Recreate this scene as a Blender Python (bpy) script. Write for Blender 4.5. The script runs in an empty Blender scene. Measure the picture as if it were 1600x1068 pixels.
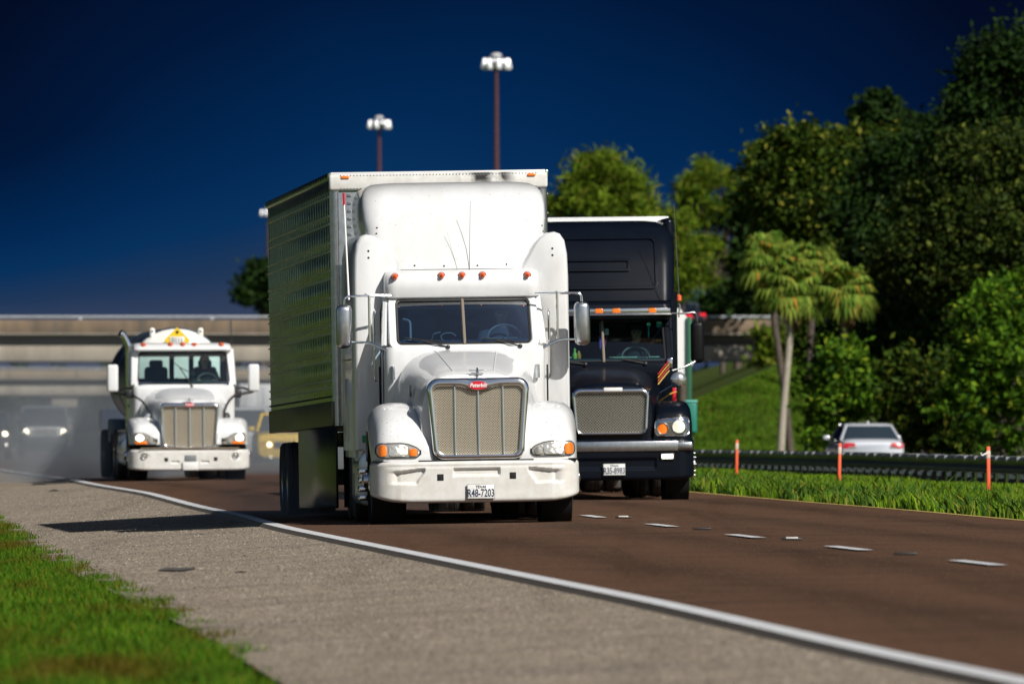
import bpy, bmesh, math, random
import numpy as np
from mathutils import Vector, Matrix
from mathutils.bvhtree import BVHTree

random.seed(7); rng = np.random.default_rng(7)
R = math.radians
scn = bpy.context.scene
col = scn.collection

# ------------------------------------------------------------------ camera
CAM_H = 1.2
FPX = 20000.0          # focal length in photo pixels (1600 wide)
HOR = 657.0            # horizon row in the photo
cam_d = bpy.data.cameras.new('camera'); cam = bpy.data.objects.new('camera', cam_d); col.objects.link(cam)
cam_d.sensor_width = 36; cam_d.lens = 450
cam_d.clip_start = 0.5; cam_d.clip_end = 20000
cam.location = (0, 0, CAM_H)
cam.rotation_euler = (R(90) + math.atan((HOR - 534) / FPX), 0, 0)
cam_d.dof.use_dof = True; cam_d.dof.focus_distance = 152; cam_d.dof.aperture_fstop = 6.5
cam_d.dof.aperture_blades = 0
scn.camera = cam

# ------------------------------------------------------------------ sun, sky, exposure
SUNV = Vector((3.2, -4.0, 4.3)).normalized()
sun_d = bpy.data.lights.new('sun', 'SUN'); sun = bpy.data.objects.new('sun', sun_d); col.objects.link(sun)
sun_d.energy = 5.0; sun_d.angle = R(0.53); sun_d.color = (1.0, 0.95, 0.87)
sun.rotation_euler = SUNV.to_track_quat('Z', 'Y').to_euler()
sun.location = (30, -40, 60)
w = bpy.data.worlds.new('World'); scn.world = w; w.use_nodes = True
nt = w.node_tree; N = nt.nodes; L = nt.links; N.clear()
def wn(t, **k):
    n = N.new(t)
    for a, b in k.items(): setattr(n, a, b)
    return n
def wmath(op, a, b=None, c=None, clamp=False):
    n = wn('ShaderNodeMath', operation=op); n.use_clamp = clamp
    for i, v in enumerate((a, b, c)):
        if v is None: continue
        if isinstance(v, (int, float)): n.inputs[i].default_value = v
        else: L.new(v, n.inputs[i])
    return n.outputs[0]
sky = wn('ShaderNodeTexSky', sky_type='NISHITA'); sky.sun_disc = False
sky.sun_elevation = math.asin(SUNV.z); sky.sun_rotation = math.atan2(SUNV.x, SUNV.y)
skym = wn('ShaderNodeVectorMath', operation='SCALE'); L.new(sky.outputs[0], skym.inputs[0]); skym.inputs['Scale'].default_value = 0.045
tc = wn('ShaderNodeTexCoord'); sep = wn('ShaderNodeSeparateXYZ'); L.new(tc.outputs['Generated'], sep.inputs[0])
X_, Y_, Z_ = sep.outputs
# storm bank: a navy cloud wall in the direction the camera looks, its low edge lighter
el = wmath('MULTIPLY', Z_, 1 / 0.036)
nz = wn('ShaderNodeTexNoise'); nz.inputs['Scale'].default_value = 22; nz.inputs['Detail'].default_value = 3
L.new(tc.outputs['Generated'], nz.inputs['Vector'])
wob = wmath('MULTIPLY', wmath('SUBTRACT', nz.outputs[0], 0.5), 0.35)
xo = wmath('ABSOLUTE', wmath('ADD', X_, -0.004))
el2 = wmath('ADD', wmath('ADD', wmath('ADD', el, wmath('MULTIPLY', X_, 4.5)), wob), wmath('MULTIPLY', wmath('MULTIPLY', wmath('POWER', wmath('MULTIPLY', xo, 26), 2.2), 0.46), wmath('MULTIPLY', el, 1.6, clamp=True)))
ramp = wn('ShaderNodeValToRGB'); L.new(wmath('MULTIPLY', el2, 0.4, clamp=True), ramp.inputs[0])
cr = ramp.color_ramp
def lin(c): return tuple(((v / 255) / 12.92 if v / 255 <= .04045 else ((v / 255 + .055) / 1.055) ** 2.4) for v in c) + (1,)
stops = [(0.0, (66, 76, 100)), (0.09, (52, 66, 94)), (0.135, (32, 56, 90)), (0.185, (8, 50, 94)), (0.26, (2, 40, 83)), (0.37, (2, 25, 60)), (0.52, (3, 13, 38)), (1.0, (6, 10, 24))]
cr.elements[0].position = 0; cr.elements[0].color = lin(stops[0][1])
cr.elements[1].position = 1; cr.elements[1].color = lin(stops[-1][1])
for p, c in stops[1:-1]:
    e = cr.elements.new(p); e.color = lin(c)
stm = wn('ShaderNodeVectorMath', operation='SCALE'); L.new(ramp.outputs[0], stm.inputs[0]); stm.inputs['Scale'].default_value = 0.80
mr = wn('ShaderNodeMapRange', interpolation_type='SMOOTHSTEP'); L.new(Y_, mr.inputs['Value'])
mr.inputs['From Min'].default_value = 0.15; mr.inputs['From Max'].default_value = 0.8
mx = wn('ShaderNodeMix', data_type='RGBA'); L.new(mr.outputs[0], mx.inputs['Factor'])
L.new(skym.outputs[0], mx.inputs['A']); L.new(stm.outputs[0], mx.inputs['B'])
bg = wn('ShaderNodeBackground'); L.new(mx.outputs['Result'], bg.inputs[0]); bg.inputs[1].default_value = 1.0
wo = wn('ShaderNodeOutputWorld'); L.new(bg.outputs[0], wo.inputs[0])
vs = scn.view_settings; vs.view_transform = 'Standard'; vs.look = 'None'; vs.gamma = 1; vs.exposure = 0.24
scn.cycles.volume_step_rate = 2.0; scn.cycles.volume_max_steps = 128
scn.cycles.max_bounces = 6; scn.cycles.transparent_max_bounces = 12; scn.cycles.volume_bounces = 0

# ------------------------------------------------------------------ materials
MATS = {}
def mat(name, base, rough=0.5, metal=0.0, coat=0.0, var=0.0, vscale=4.0, dirt=None, damt=0.0, bump=0.0, bscale=30.0, emit=None, estr=0.0, spec=0.5, coord='Object', vstretch=(1, 1, 1)):
    if name in MATS: return MATS[name]
    m = bpy.data.materials.new(name); m.use_nodes = True
    t = m.node_tree; n = t.nodes; l = t.links
    b = n['Principled BSDF']
    b.inputs['Base Color'].default_value = (*base, 1); b.inputs['Roughness'].default_value = rough
    b.inputs['Metallic'].default_value = metal; b.inputs['Coat Weight'].default_value = coat; b.inputs['Coat Roughness'].default_value = 0.06
    b.inputs['Specular IOR Level'].default_value = spec
    if emit: b.inputs['Emission Color'].default_value = (*emit, 1); b.inputs['Emission Strength'].default_value = estr
    tcn = n.new('ShaderNodeTexCoord'); mp = n.new('ShaderNodeMapping'); l.new(tcn.outputs[coord], mp.inputs[0]); mp.inputs['Scale'].default_value = vstretch
    if var or damt:
        no = n.new('ShaderNodeTexNoise'); no.inputs['Scale'].default_value = vscale; no.inputs['Detail'].default_value = 6; no.inputs['Roughness'].default_value = 0.65
        l.new(mp.outputs[0], no.inputs['Vector'])
        rr = n.new('ShaderNodeMapRange'); l.new(no.outputs[0], rr.inputs['Value']); rr.inputs['From Min'].default_value = 0.35; rr.inputs['From Max'].default_value = 0.75
        mi = n.new('ShaderNodeMix'); mi.data_type = 'RGBA'; l.new(rr.outputs[0], mi.inputs['Factor'])
        mi.inputs['A'].default_value = (*base, 1)
        tgt = dirt if dirt else tuple(c * (1 - var) for c in base)
        mi.inputs['B'].default_value = (*(tuple(b0 * (1 - damt) + d0 * damt for b0, d0 in zip(base, tgt)) if dirt else tgt), 1)
        l.new(mi.outputs['Result'], b.inputs['Base Color'])
    if bump:
        nb = n.new('ShaderNodeTexNoise'); nb.inputs['Scale'].default_value = bscale; nb.inputs['Detail'].default_value = 5
        l.new(mp.outputs[0], nb.inputs['Vector'])
        bn = n.new('ShaderNodeBump'); bn.inputs['Strength'].default_value = bump; bn.inputs['Distance'].default_value = 0.02
        l.new(nb.outputs[0], bn.inputs['Height']); l.new(bn.outputs[0], b.inputs['Normal'])
    MATS[name] = m; return m
def foliage(name, c1, c2, rough=0.55, trans=0.3, c3=None, patch_c=None, ps=.35):
    if name in MATS: return MATS[name]
    m = bpy.data.materials.new(name); m.use_nodes = True; t = m.node_tree; n = t.nodes; l = t.links
    b = n['Principled BSDF']; b.inputs['Roughness'].default_value = 0.7; b.inputs['Specular IOR Level'].default_value = 0.12
    g = n.new('ShaderNodeNewGeometry'); rp = n.new('ShaderNodeValToRGB'); l.new(g.outputs['Random Per Island'], rp.inputs[0])
    rp.color_ramp.elements[0].color = (*c1, 1); rp.color_ramp.elements[1].color = (*c2, 1)
    if c3: rp.color_ramp.elements[1].position = 0.86; e = rp.color_ramp.elements.new(1.0); e.color = (*c3, 1)
    no = n.new('ShaderNodeTexNoise'); tcn = n.new('ShaderNodeTexCoord'); l.new(tcn.outputs['Object'], no.inputs['Vector']); no.inputs['Scale'].default_value = 0.9
    mi = n.new('ShaderNodeMix'); mi.data_type = 'RGBA'; mi.blend_type = 'MULTIPLY'; mi.inputs['Factor'].default_value = 0.75
    r2 = n.new('ShaderNodeMapRange'); l.new(no.outputs[0], r2.inputs['Value']); r2.inputs['From Min'].default_value = 0.3; r2.inputs['From Max'].default_value = 0.7; r2.inputs['To Min'].default_value = 0.45; r2.inputs['To Max'].default_value = 1.25
    l.new(rp.outputs[0], mi.inputs['A']); l.new(r2.outputs[0], mi.inputs['B']); l.new(mi.outputs['Result'], b.inputs['Base Color'])
    outc = mi.outputs['Result']
    if patch_c:
        n3 = n.new('ShaderNodeTexNoise'); n3.inputs['Scale'].default_value = ps; n3.inputs['Detail'].default_value = 3; mp3 = n.new('ShaderNodeMapping'); mp3.inputs['Scale'].default_value = (1, .10, 1); l.new(tcn.outputs['Object'], mp3.inputs[0]); l.new(mp3.outputs[0], n3.inputs['Vector'])
        r3 = n.new('ShaderNodeMapRange'); l.new(n3.outputs[0], r3.inputs['Value']); r3.inputs['From Min'].default_value = .5; r3.inputs['From Max'].default_value = .62; r3.inputs['To Max'].default_value = .8
        m3 = n.new('ShaderNodeMix'); m3.data_type = 'RGBA'; l.new(r3.outputs[0], m3.inputs['Factor']); l.new(outc, m3.inputs['A']); m3.inputs['B'].default_value = (*patch_c, 1); outc = m3.outputs['Result']; l.new(outc, b.inputs['Base Color'])
    tr = n.new('ShaderNodeBsdfTranslucent'); l.new(outc, tr.inputs[0])
    ms = n.new('ShaderNodeMixShader'); ms.inputs[0].default_value = trans; l.new(b.outputs[0], ms.inputs[1]); l.new(tr.outputs[0], ms.inputs[2])
    l.new(ms.outputs[0], n['Material Output'].inputs[0]); MATS[name] = m; return m
def glassmat(name, tint, rough=0.02, refl=1.0):
    m = bpy.data.materials.new(name); m.use_nodes = True; t = m.node_tree; n = t.nodes; l = t.links; n.remove(n['Principled BSDF'])
    tp = n.new('ShaderNodeBsdfTransparent'); tp.inputs[0].default_value = (*tint, 1)
    gl = n.new('ShaderNodeBsdfGlossy'); gl.inputs['Roughness'].default_value = rough; gl.inputs[0].default_value = (1, 1, 1, 1)
    fr = n.new('ShaderNodeFresnel'); fr.inputs[0].default_value = 1.55
    mu = n.new('ShaderNodeMath'); mu.operation = 'MULTIPLY'; mu.use_clamp = True; l.new(fr.outputs[0], mu.inputs[0]); mu.inputs[1].default_value = 1.0 * refl
    ms = n.new('ShaderNodeMixShader'); l.new(mu.outputs[0], ms.inputs[0]); l.new(tp.outputs[0], ms.inputs[1]); l.new(gl.outputs[0], ms.inputs[2])
    l.new(ms.outputs[0], n['Material Output'].inputs[0]); MATS[name] = m; return m

white = mat('white_paint', (0.66, 0.675, 0.69), 0.30, 0, 0.6, dirt=(0.42, 0.39, 0.34), damt=0.35, vscale=2.2, vstretch=(1.5, 1, .6))
white_b = mat('white_bumper_paint', (0.66, 0.665, 0.65), 0.35, 0, 0.4, dirt=(0.40, 0.34, 0.26), damt=0.5, vscale=6)
black_p = mat('black_paint', (0.003, 0.005, 0.010), 0.32, 0, 0.26, var=0.3, spec=0.10)
chrome = mat('chrome', (0.82, 0.84, 0.86), 0.13, 1.0, bump=0.03, bscale=8)
chrome_d = mat('brushed_chrome', (0.62, 0.64, 0.67), 0.28, 1.0, var=0.3, vscale=12)
steel = mat('grey_steel', (0.35, 0.36, 0.37), 0.4, 1.0, var=0.3)
rubber = mat('tyre_rubber', (0.018, 0.018, 0.018), 0.75, bump=0.3, bscale=60, dirt=(0.06, 0.05, 0.045), damt=0.5)
blackpl = mat('black_plastic', (0.014, 0.014, 0.015), 0.5)
dark = mat('dark_cavity', (0.006, 0.006, 0.006), 0.8)
frame_m = mat('chassis_black', (0.012, 0.012, 0.012), 0.6, var=0.4)
tanmesh = mat('radiator_core', (0.13, 0.095, 0.055), 0.7, dirt=(0.16, 0.12, 0.07), damt=0.8, vscale=6)
darkmesh = mat('dark_radiator_core', (0.012, 0.010, 0.009), 0.7, var=0.4)
wire = mat('grille_wire', (0.66, 0.60, 0.48), 0.38, 0.75)
wire2 = mat('bright_grille_wire', (0.46, 0.43, 0.36), 0.35, 0.9)
red = mat('red_enamel', (0.55, 0.01, 0.03), 0.3, coat=0.5)
amber = mat('amber_lens', (0.75, 0.16, 0.01), 0.25, coat=0.6, emit=(1, 0.25, 0.01), estr=0.12)
amber_d = mat('deep_amber_lens', (0.60, 0.08, 0.01), 0.2, coat=0.7)
lens_w = mat('headlight_lens', (0.55, 0.53, 0.48), 0.12, 0.6, 0.9, bump=0.5, bscale=32)
lit = mat('lit_lamp', (1, 0.95, 0.8), 0.3, emit=(1.0, 0.88, 0.62), estr=6.0)
lit_w = mat('lit_white_lamp', (1, 0.98, 0.9), 0.3, emit=(1.0, 0.96, 0.85), estr=1.6)
plate_w = mat('plate_white', (0.72, 0.73, 0.72), 0.45, var=0.15, vscale=20)
ink = mat('plate_ink', (0.015, 0.025, 0.07), 0.5)
white_pl = mat('white_print', (0.85, 0.85, 0.85), 0.5)
glass = glassmat('windscreen_glass', (0.42, 0.62, 0.80), refl=.62)
glass_d = glassmat('tinted_glass', (0.20, 0.25, 0.27))
glass_t = glassmat('teal_glass', (0.45, 0.66, 0.66))
inter = mat('cab_interior', (0.010, 0.018, 0.038), 0.8)
inter_l = mat('cab_interior_trim', (0.25, 0.26, 0.26), 0.8, var=0.2)
skin = mat('skin', (0.42, 0.24, 0.15), 0.6)
cloth_d = mat('dark_shirt', (0.03, 0.035, 0.05), 0.9)
hair = mat('dark_hair', (0.012, 0.009, 0.007), 0.8)

# ------------------------------------------------------------------ mesh helpers
class MB:
    def __init__(s): s.v = []; s.f = []
    def add(s, vs, fs):
        o = len(s.v); s.v.extend([tuple(p) for p in vs]); s.f.extend([tuple(i + o for i in f) for f in fs]); return s
    def box(s, c, sz, bev=0.0, seg=2, rot=None, taper=None):
        bm = bmesh.new(); bmesh.ops.create_cube(bm, size=1)
        for v in bm.verts: v.co = Vector((v.co.x * sz[0], v.co.y * sz[1], v.co.z * sz[2]))
        if taper:
            for v in bm.verts:
                if v.co.z > 0: v.co.x *= taper[0]; v.co.y *= taper[1]
        if bev > 0: bmesh.ops.bevel(bm, geom=bm.edges[:], offset=min(bev, min(sz) * 0.49), segments=seg, profile=0.5, affect='EDGES')
        M = Matrix.Translation(c) @ (rot.to_4x4() if rot is not None else Matrix.Identity(4))
        bm.verts.index_update(); s.add([M @ v.co for v in bm.verts], [[v.index for v in f.verts] for f in bm.faces]); bm.free(); return s
    def loft(s, rings, closed=True, cap0=False, cap1=False):
        n = len(rings[0]); o = len(s.v)
        for r in rings: s.v.extend([tuple(p) for p in r])
        m = n if closed else n - 1
        for i in range(len(rings) - 1):
            for j in range(m):
                a = o + i * n + j; b = o + i * n + (j + 1) % n
                s.f.append((a, b, b + n, a + n))
        if cap0: s.f.append(tuple(o + j for j in range(n)))
        if cap1: s.f.append(tuple(o + (len(rings) - 1) * n + j for j in range(n)))
        return s
    def tube(s, pts, r, n=8, caps=True):
        pts = [Vector(p) for p in pts]; rs = r if isinstance(r, (list, tuple)) else [r] * len(pts); rings = []
        up = Vector((0, 0, 1)); prev = None
        for i, p in enumerate(pts):
            t = (pts[min(i + 1, len(pts) - 1)] - pts[max(i - 1, 0)]).normalized()
            if prev is None: a = t.cross(up if abs(t.z) < .9 else Vector((1, 0, 0))).normalized()
            else: a = (prev - t * prev.dot(t)).normalized()
            prev = a; b = t.cross(a)
            rings.append([p + (a * math.cos(q) + b * math.sin(q)) * rs[i] for q in [2 * math.pi * k / n for k in range(n)]])
        return s.loft(rings, True, caps, caps)
    def lathe(s, prof, c, axis='x', n=32, cap=False):
        rings = []
        for (h, r) in prof:
            ring = []
            for k in range(n):
                a = 2 * math.pi * k / n; u, v = r * math.cos(a), r * math.sin(a)
                ring.append({'x': (c[0] + h, c[1] + u, c[2] + v), 'y': (c[0] + u, c[1] + h, c[2] + v), 'z': (c[0] + u, c[1] + v, c[2] + h)}[axis])
            rings.append(ring)
        return s.loft(rings, True, cap, cap)
    def grid(s, P, nu, nv):
        o = len(s.v)
        for i in range(nu + 1):
            for j in range(nv + 1): s.v.append(tuple(P(i / nu, j / nv)))
        for i in range(nu):
            for j in range(nv):
                a = o + i * (nv + 1) + j; s.f.append((a, a + nv + 1, a + nv + 2, a + 1))
        return s
    def mirror(s):
        o = len(s.v); s.v.extend([(-x, y, z) for x, y, z in s.v]); s.f.extend([tuple(i + o for i in reversed(f)) for f in s.f[:]]); return s
    def flip_x(s): s.v = [(-x, y, z) for x, y, z in s.v]; s.f = [tuple(reversed(f)) for f in s.f]; return s
    def bvh(s): return BVHTree.FromPolygons([Vector(v) for v in s.v], [f for f in s.f])
    def build(s, name, m, parent=None, smooth=True, ang=40, recalc=True):
        me = bpy.data.meshes.new(name); me.from_pydata(s.v, [], s.f)
        if recalc:
            bm = bmesh.new(); bm.from_mesh(me); bmesh.ops.remove_doubles(bm, verts=bm.verts, dist=1e-5)
            bmesh.ops.recalc_face_normals(bm, faces=bm.faces); bm.to_mesh(me); bm.free()
        if smooth and len(me.polygons):
            me.polygons.foreach_set('use_smooth', [True] * len(me.polygons)); me.set_sharp_from_angle(angle=R(ang))
        me.materials.append(m); ob = bpy.data.objects.new(name, me); col.objects.link(ob)
        if parent is not None: ob.parent = parent
        return ob
def np_mesh(name, V, F, m, parent=None):
    me = bpy.data.meshes.new(name); k = F.shape[1]
    me.vertices.add(len(V)); me.vertices.foreach_set('co', V.astype(np.float32).ravel())
    me.loops.add(F.size); me.loops.foreach_set('vertex_index', F.astype(np.int32).ravel())
    me.polygons.add(len(F)); me.polygons.foreach_set('loop_start', np.arange(0, F.size, k, dtype=np.int32))
    me.update(calc_edges=True); me.materials.append(m)
    ob = bpy.data.objects.new(name, me); col.objects.link(ob)
    if parent is not None: ob.parent = parent
    return ob
def tag(o, label=None, cat=None, group=None, kind=None):
    if label: o['label'] = label
    if cat: o['category'] = cat
    if group: o['group'] = group
    if kind: o['kind'] = kind
    return o
def empty(name, loc=(0, 0, 0), rot=(0, 0, 0)):
    o = bpy.data.objects.new(name, None); o.empty_display_size = 0.3; col.objects.link(o); o.location = loc; o.rotation_euler = rot; return o
def copy_tree(o, parent=None):
    c = o.copy(); col.objects.link(c); c.parent = parent
    for ch in o.children: copy_tree(ch, c)
    return c
def smooth(a, b, x):
    t = min(1, max(0, (x - a) / (b - a))); return t * t * (3 - 2 * t)
def lerp(a, b, t): return a + (b - a) * t
def itp(tab, x):
    xs = [t[0] for t in tab]; return tuple(float(np.interp(x, xs, [t[k] for t in tab])) for k in range(1, len(tab[0])))
def rloop(wt, wb, z0, z1, r, m=10, n=6, cx=0.0):
    """rounded trapezoid outline in x,z ; counter-clockwise from lower left"""
    cs = [(-wb + r, z0 + r, 180, 270), (wb - r, z0 + r, 270, 360), (wt - r, z1 - r, 0, 90), (-wt + r, z1 - r, 90, 180)]
    pts = []
    arcs = [[(cx + x + r * math.cos(R(lerp(a, b, k / n))), z + r * math.sin(R(lerp(a, b, k / n)))) for k in range(n + 1)] for x, z, a, b in cs]
    for i in range(4):
        pts += arcs[i]; p = arcs[i][-1]; q = arcs[(i + 1) % 4][0]
        pts += [(lerp(p[0], q[0], k / m), lerp(p[1], q[1], k / m)) for k in range(1, m)]
    return pts
def patch(mb, loop, P, rings=5, c=None):
    cx = sum(p[0] for p in loop) / len(loop) if c is None else c[0]; cz = sum(p[1] for p in loop) / len(loop) if c is None else c[1]
    rs = [[P(cx + (x - cx) * t, cz + (z - cz) * t) for x, z in loop] for t in [k / rings for k in range(rings, 0, -1)]]
    rs[-1] = rs[-1]
    mb.loft(rs, True); o = len(mb.v); mb.v.append(tuple(P(cx, cz))); n = len(loop); b = o - n
    for j in range(n): mb.f.append((b + j, b + (j + 1) % n, o))
    return mb
def ringframe(mb, outer, inner, P, prof):
    """prof: list of (t from outer to inner, offset towards the viewer)"""
    rs = []
    for t, off in prof:
        rs.append([tuple(Vector(P(lerp(a[0], b[0], t), lerp(a[1], b[1], t))) + Vector((0, -off, 0))) for a, b in zip(outer, inner)])
    mb.loft(rs, True); return mb
def text_mesh(name, s, size, m, parent, loc, rot=(R(90), 0, 0), extr=0.002, shear=0.0, sx=1.0, bold=0.0):
    cu = bpy.data.curves.new(name, 'FONT'); cu.body = s; cu.size = size; cu.extrude = extr; cu.align_x = 'CENTER'; cu.align_y = 'CENTER'; cu.shear = shear; cu.offset = bold; cu.resolution_u = 3
    t = bpy.data.objects.new('tmp', cu); col.objects.link(t)
    dg = bpy.context.evaluated_depsgraph_get(); me = bpy.data.meshes.new_from_object(t.evaluated_get(dg)); me.name = name
    bpy.data.objects.remove(t); me.materials.clear(); me.materials.append(m)
    o = bpy.data.objects.new(name, me); col.objects.link(o); o.parent = parent; o.location = loc; o.rotation_euler = rot; o.scale = (sx, 1, 1); return o

# ------------------------------------------------------------------ road frame of reference
_t = [(161, 758), (234, 769.5), (316, 791), (380, 804), (443, 822), (497, 833), (850, 903), (1037, 940), (1225, 982.5), (1412, 1025), (1595, 1060)]
_D = [FPX * (CAM_H + .036) / (y - HOR) for x, y in _t][::-1]; _X = [(x - 800) / FPX * d for (x, y), d in zip(_t[::-1], _D)]
_D = [-80, 0, 40] + _D + [320, 420, 520, 700, 1000, 4000]
_X = [9.5, 5.9, 3.55] + _X + [-12.2, -18.2, -24.4, -36, -56, -260]
_gx = np.linspace(-80, 4000, 8161); _gy = np.interp(_gx, _D, _X); _k = np.hanning(41); _k /= _k.sum()
_gy = np.convolve(np.pad(_gy, 20, mode='edge'), _k, 'valid')
def E(d): return float(np.interp(d, _gx, _gy))
def Ev(d): return np.interp(d, _gx, _gy)
def drop(d): return -0.0012 * max(0.0, d - 262)
def gz(u, d):       # top surface of the carriageway
    return (0.015 * (u - 2.3) if u < 4.4 else 0.0315) + drop(d)
def shz(u, d):      # shoulder
    return -0.064 + 0.06 * u + drop(d)
def at(px, d): return (px - 800) / FPX * d
def zof(py, d): return CAM_H - (py - HOR) * d / FPX
def lateral(px, d): return at(px, d) - E(d)
def terrain(u, d, X=None):
    if X is None: X = E(d) + u
    if u < -3.0:
        z = -0.30 + drop(d) - 0.02 * max(0, -u - 4) if u > -14 else -0.5 + drop(d) + 4.5 * smooth(-14, -60, u)  # left bank, out of view, added for the trailer side to reflect
    elif u < -0.1: z = shz(u, d) - 0.05
    elif u < 8.85: z = min(gz(u, d), 0.03 + drop(d)) - 0.05
    elif u < 18: z = 0.0 + drop(d) + 0.0 - 0.02 * smooth(10, 18, u)
    elif u < 28: z = lerp(-0.02, -0.42, smooth(18, 19.5, u)) + drop(d)
    else: z = -0.4 + drop(d) + 2.2 * smooth(30, 60, u)
    if u > 28:
        hz = max(0.0, min(6.3, 0.41 * (X - 2.95), 0.26 * (d - 515) + 0.05 * math.sin(X * 2.1 + d * .5)))
        z = max(z, lerp(z, hz, smooth(28, 31, u)))
    return z

# ------------------------------------------------------------------ setting
def groundmat(name, c1, c2, c3, s1, s2, speck=0.0, sc=(0.1, 0.1, 0.1), rough=0.85, sthr=0.35, streak=0.0):
    m = bpy.data.materials.new(name); m.use_nodes = True; t = m.node_tree; n = t.nodes; l = t.links; b = n['Principled BSDF']
    b.inputs['Roughness'].default_value = rough; b.inputs['Specular IOR Level'].default_value = 0.12
    tcn = n.new('ShaderNodeTexCoord')
    def noise(s, d=5, stretch=None):
        o = n.new('ShaderNodeTexNoise'); o.inputs['Scale'].default_value = s; o.inputs['Detail'].default_value = d; o.inputs['Roughness'].default_value = 0.6
        if stretch:
            mp = n.new('ShaderNodeMapping'); mp.inputs['Scale'].default_value = stretch; l.new(tcn.outputs['Object'], mp.inputs[0]); l.new(mp.outputs[0], o.inputs['Vector'])
        else: l.new(tcn.outputs['Object'], o.inputs['Vector'])
        return o.outputs[0]
    def mixc(f, a, bb, lo, hi):
        r = n.new('ShaderNodeMapRange'); l.new(f, r.inputs['Value']); r.inputs['From Min'].default_value = lo; r.inputs['From Max'].default_value = hi
        mi = n.new('ShaderNodeMix'); mi.data_type = 'RGBA'; l.new(r.outputs[0], mi.inputs['Factor'])
        for k, v in (('A', a), ('B', bb)):
            if isinstance(v, tuple): mi.inputs[k].default_value = (*v, 1)
            else: l.new(v, mi.inputs[k])
        return mi.outputs['Result']
    base = mixc(noise(s1, 6), c1, c2, 0.35, 0.68)
    base = mixc(noise(s2, 3), base, c3, 0.50, 0.75)
    if streak: base = mixc(noise(1.0, 5, (1.4, 0.03, 1)), base, tuple(c * 0.55 for c in c1), 0.52, 0.72)
    if speck:
        v = n.new('ShaderNodeTexVoronoi'); v.inputs['Scale'].default_value = speck; v.inputs['Randomness'].default_value = 1.0
        mp = n.new('ShaderNodeMapping'); mp.inputs['Scale'].default_value = (1, 0.35, 1); l.new(tcn.outputs['Object'], mp.inputs[0]); l.new(mp.outputs[0], v.inputs['Vector'])
        base = mixc(v.outputs['Distance'], tuple(c * 0.22 for c in sc), base, sthr - 0.12, sthr)
        wn2 = noise(speck * 0.8, 2, (1, 0.35, 1)); base = mixc(wn2, base, tuple(min(1, c * 1.9) for c in c1), 0.62, 0.78)
    l.new(base, b.inputs['Base Color'])
    bn = n.new('ShaderNodeBump'); bn.inputs['Strength'].default_value = 0.5; bn.inputs['Distance'].default_value = 0.01
    l.new(noise(60, 4), bn.inputs['Height']); l.new(bn.outputs[0], b.inputs['Normal'])
    MATS[name] = m; return m
asphalt = groundmat('brown_asphalt', (0.098, 0.052, 0.031), (0.074, 0.041, 0.026), (0.054, 0.032, 0.022), 26, 0.5, speck=38, sc=(0.05, 0.035, 0.03), streak=1, sthr=0.22)
concrete = groundmat('shoulder_aggregate', (0.285, 0.238, 0.185), (0.20, 0.168, 0.132), (0.155, 0.13, 0.11), 9, 0.35, speck=26, sc=(0.12, 0.09, 0.08), sthr=0.36, streak=1)
grass_g = groundmat('grass_soil', (0.030, 0.060, 0.008), (0.045, 0.055, 0.012), (0.06, 0.055, 0.018), 3, 0.15)
line_w = mat('road_paint_white', (0.62, 0.64, 0.67), 0.6, dirt=(0.25, 0.24, 0.23), damt=0.7, vscale=7)
line_y = mat('road_paint_yellow', (0.50, 0.36, 0.10), 0.6, dirt=(0.2, 0.16, 0.08), damt=0.8, vscale=6)
kerb_c = mat('pavement_edge', (0.22, 0.18, 0.14), 0.9, var=0.5, vscale=12)

DS = np.unique(np.concatenate([np.arange(-60, 40, 5), np.arange(40, 280, 1.0), np.arange(280, 510, 5), np.arange(510, 545, 1), np.arange(545, 700, 5), np.arange(700, 1200, 25), np.arange(1200, 4001, 200)])).astype(float)
US = sorted(set([-2500, -900, -400, -200, -120, -90, -60, -50, -40, -30, -24, -20, -17, -14, -11, -8, -6, -5, -4, -3.5, -3.05, -2.95, -2, -1, -0.15, 0, 2, 4, 6, 8, 8.8, 8.9, 10, 12, 14, 16, 18, 18.8, 19.5, 23, 27.5, 28.3, 29.3, 30.5, 33, 37, 42, 48, 55, 65, 80, 110, 200, 500, 1500, 3000]))
Vg = np.array([(E(d) + u, d, terrain(u, d)) for d in DS for u in US]); nu = len(US)
Fg = np.array([(i * nu + j, i * nu + j + 1, (i + 1) * nu + j + 1, (i + 1) * nu + j) for i in range(len(DS) - 1) for j in range(nu - 1)])
tag(np_mesh('ground', Vg, Fg, grass_g), kind='structure')
def strip(name, us, zf, d0, d1, m, step=1.0, kind='structure', thick=None):
    ds = np.arange(d0, d1 + step / 2, step); k = len(us)
    V = np.array([(E(d) + u, d, zf(u, d)) for d in ds for u in us])
    F = np.array([(i * k + j, i * k + j + 1, (i + 1) * k + j + 1, (i + 1) * k + j) for i in range(len(ds) - 1) for j in range(k - 1)])
    return tag(np_mesh(name, V, F, m), kind=kind)
_us = [-0.14, .5, .9, 1.3, 1.7, 2.1, 2.5, 2.9, 3.3, 3.7, 4.4, 5.0, 5.4, 5.8, 6.2, 6.6, 7.0, 7.4, 7.8, 8.2, 8.8]
road = strip('road', _us, gz, -60, 1200, asphalt, 2)
at_ = road.data.attributes.new('wear', 'FLOAT', 'POINT'); _n = len(road.data.vertices) // len(_us)
_w = [sum(math.exp(-((u - c) / .42) ** 2) for c in (1.35, 3.2, 5.7, 7.5)) for u in _us]; at_.data.foreach_set('value', _w * _n)
_t = asphalt.node_tree; _b = _t.nodes['Principled BSDF']; _src = _b.inputs['Base Color'].links[0].from_socket
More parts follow.
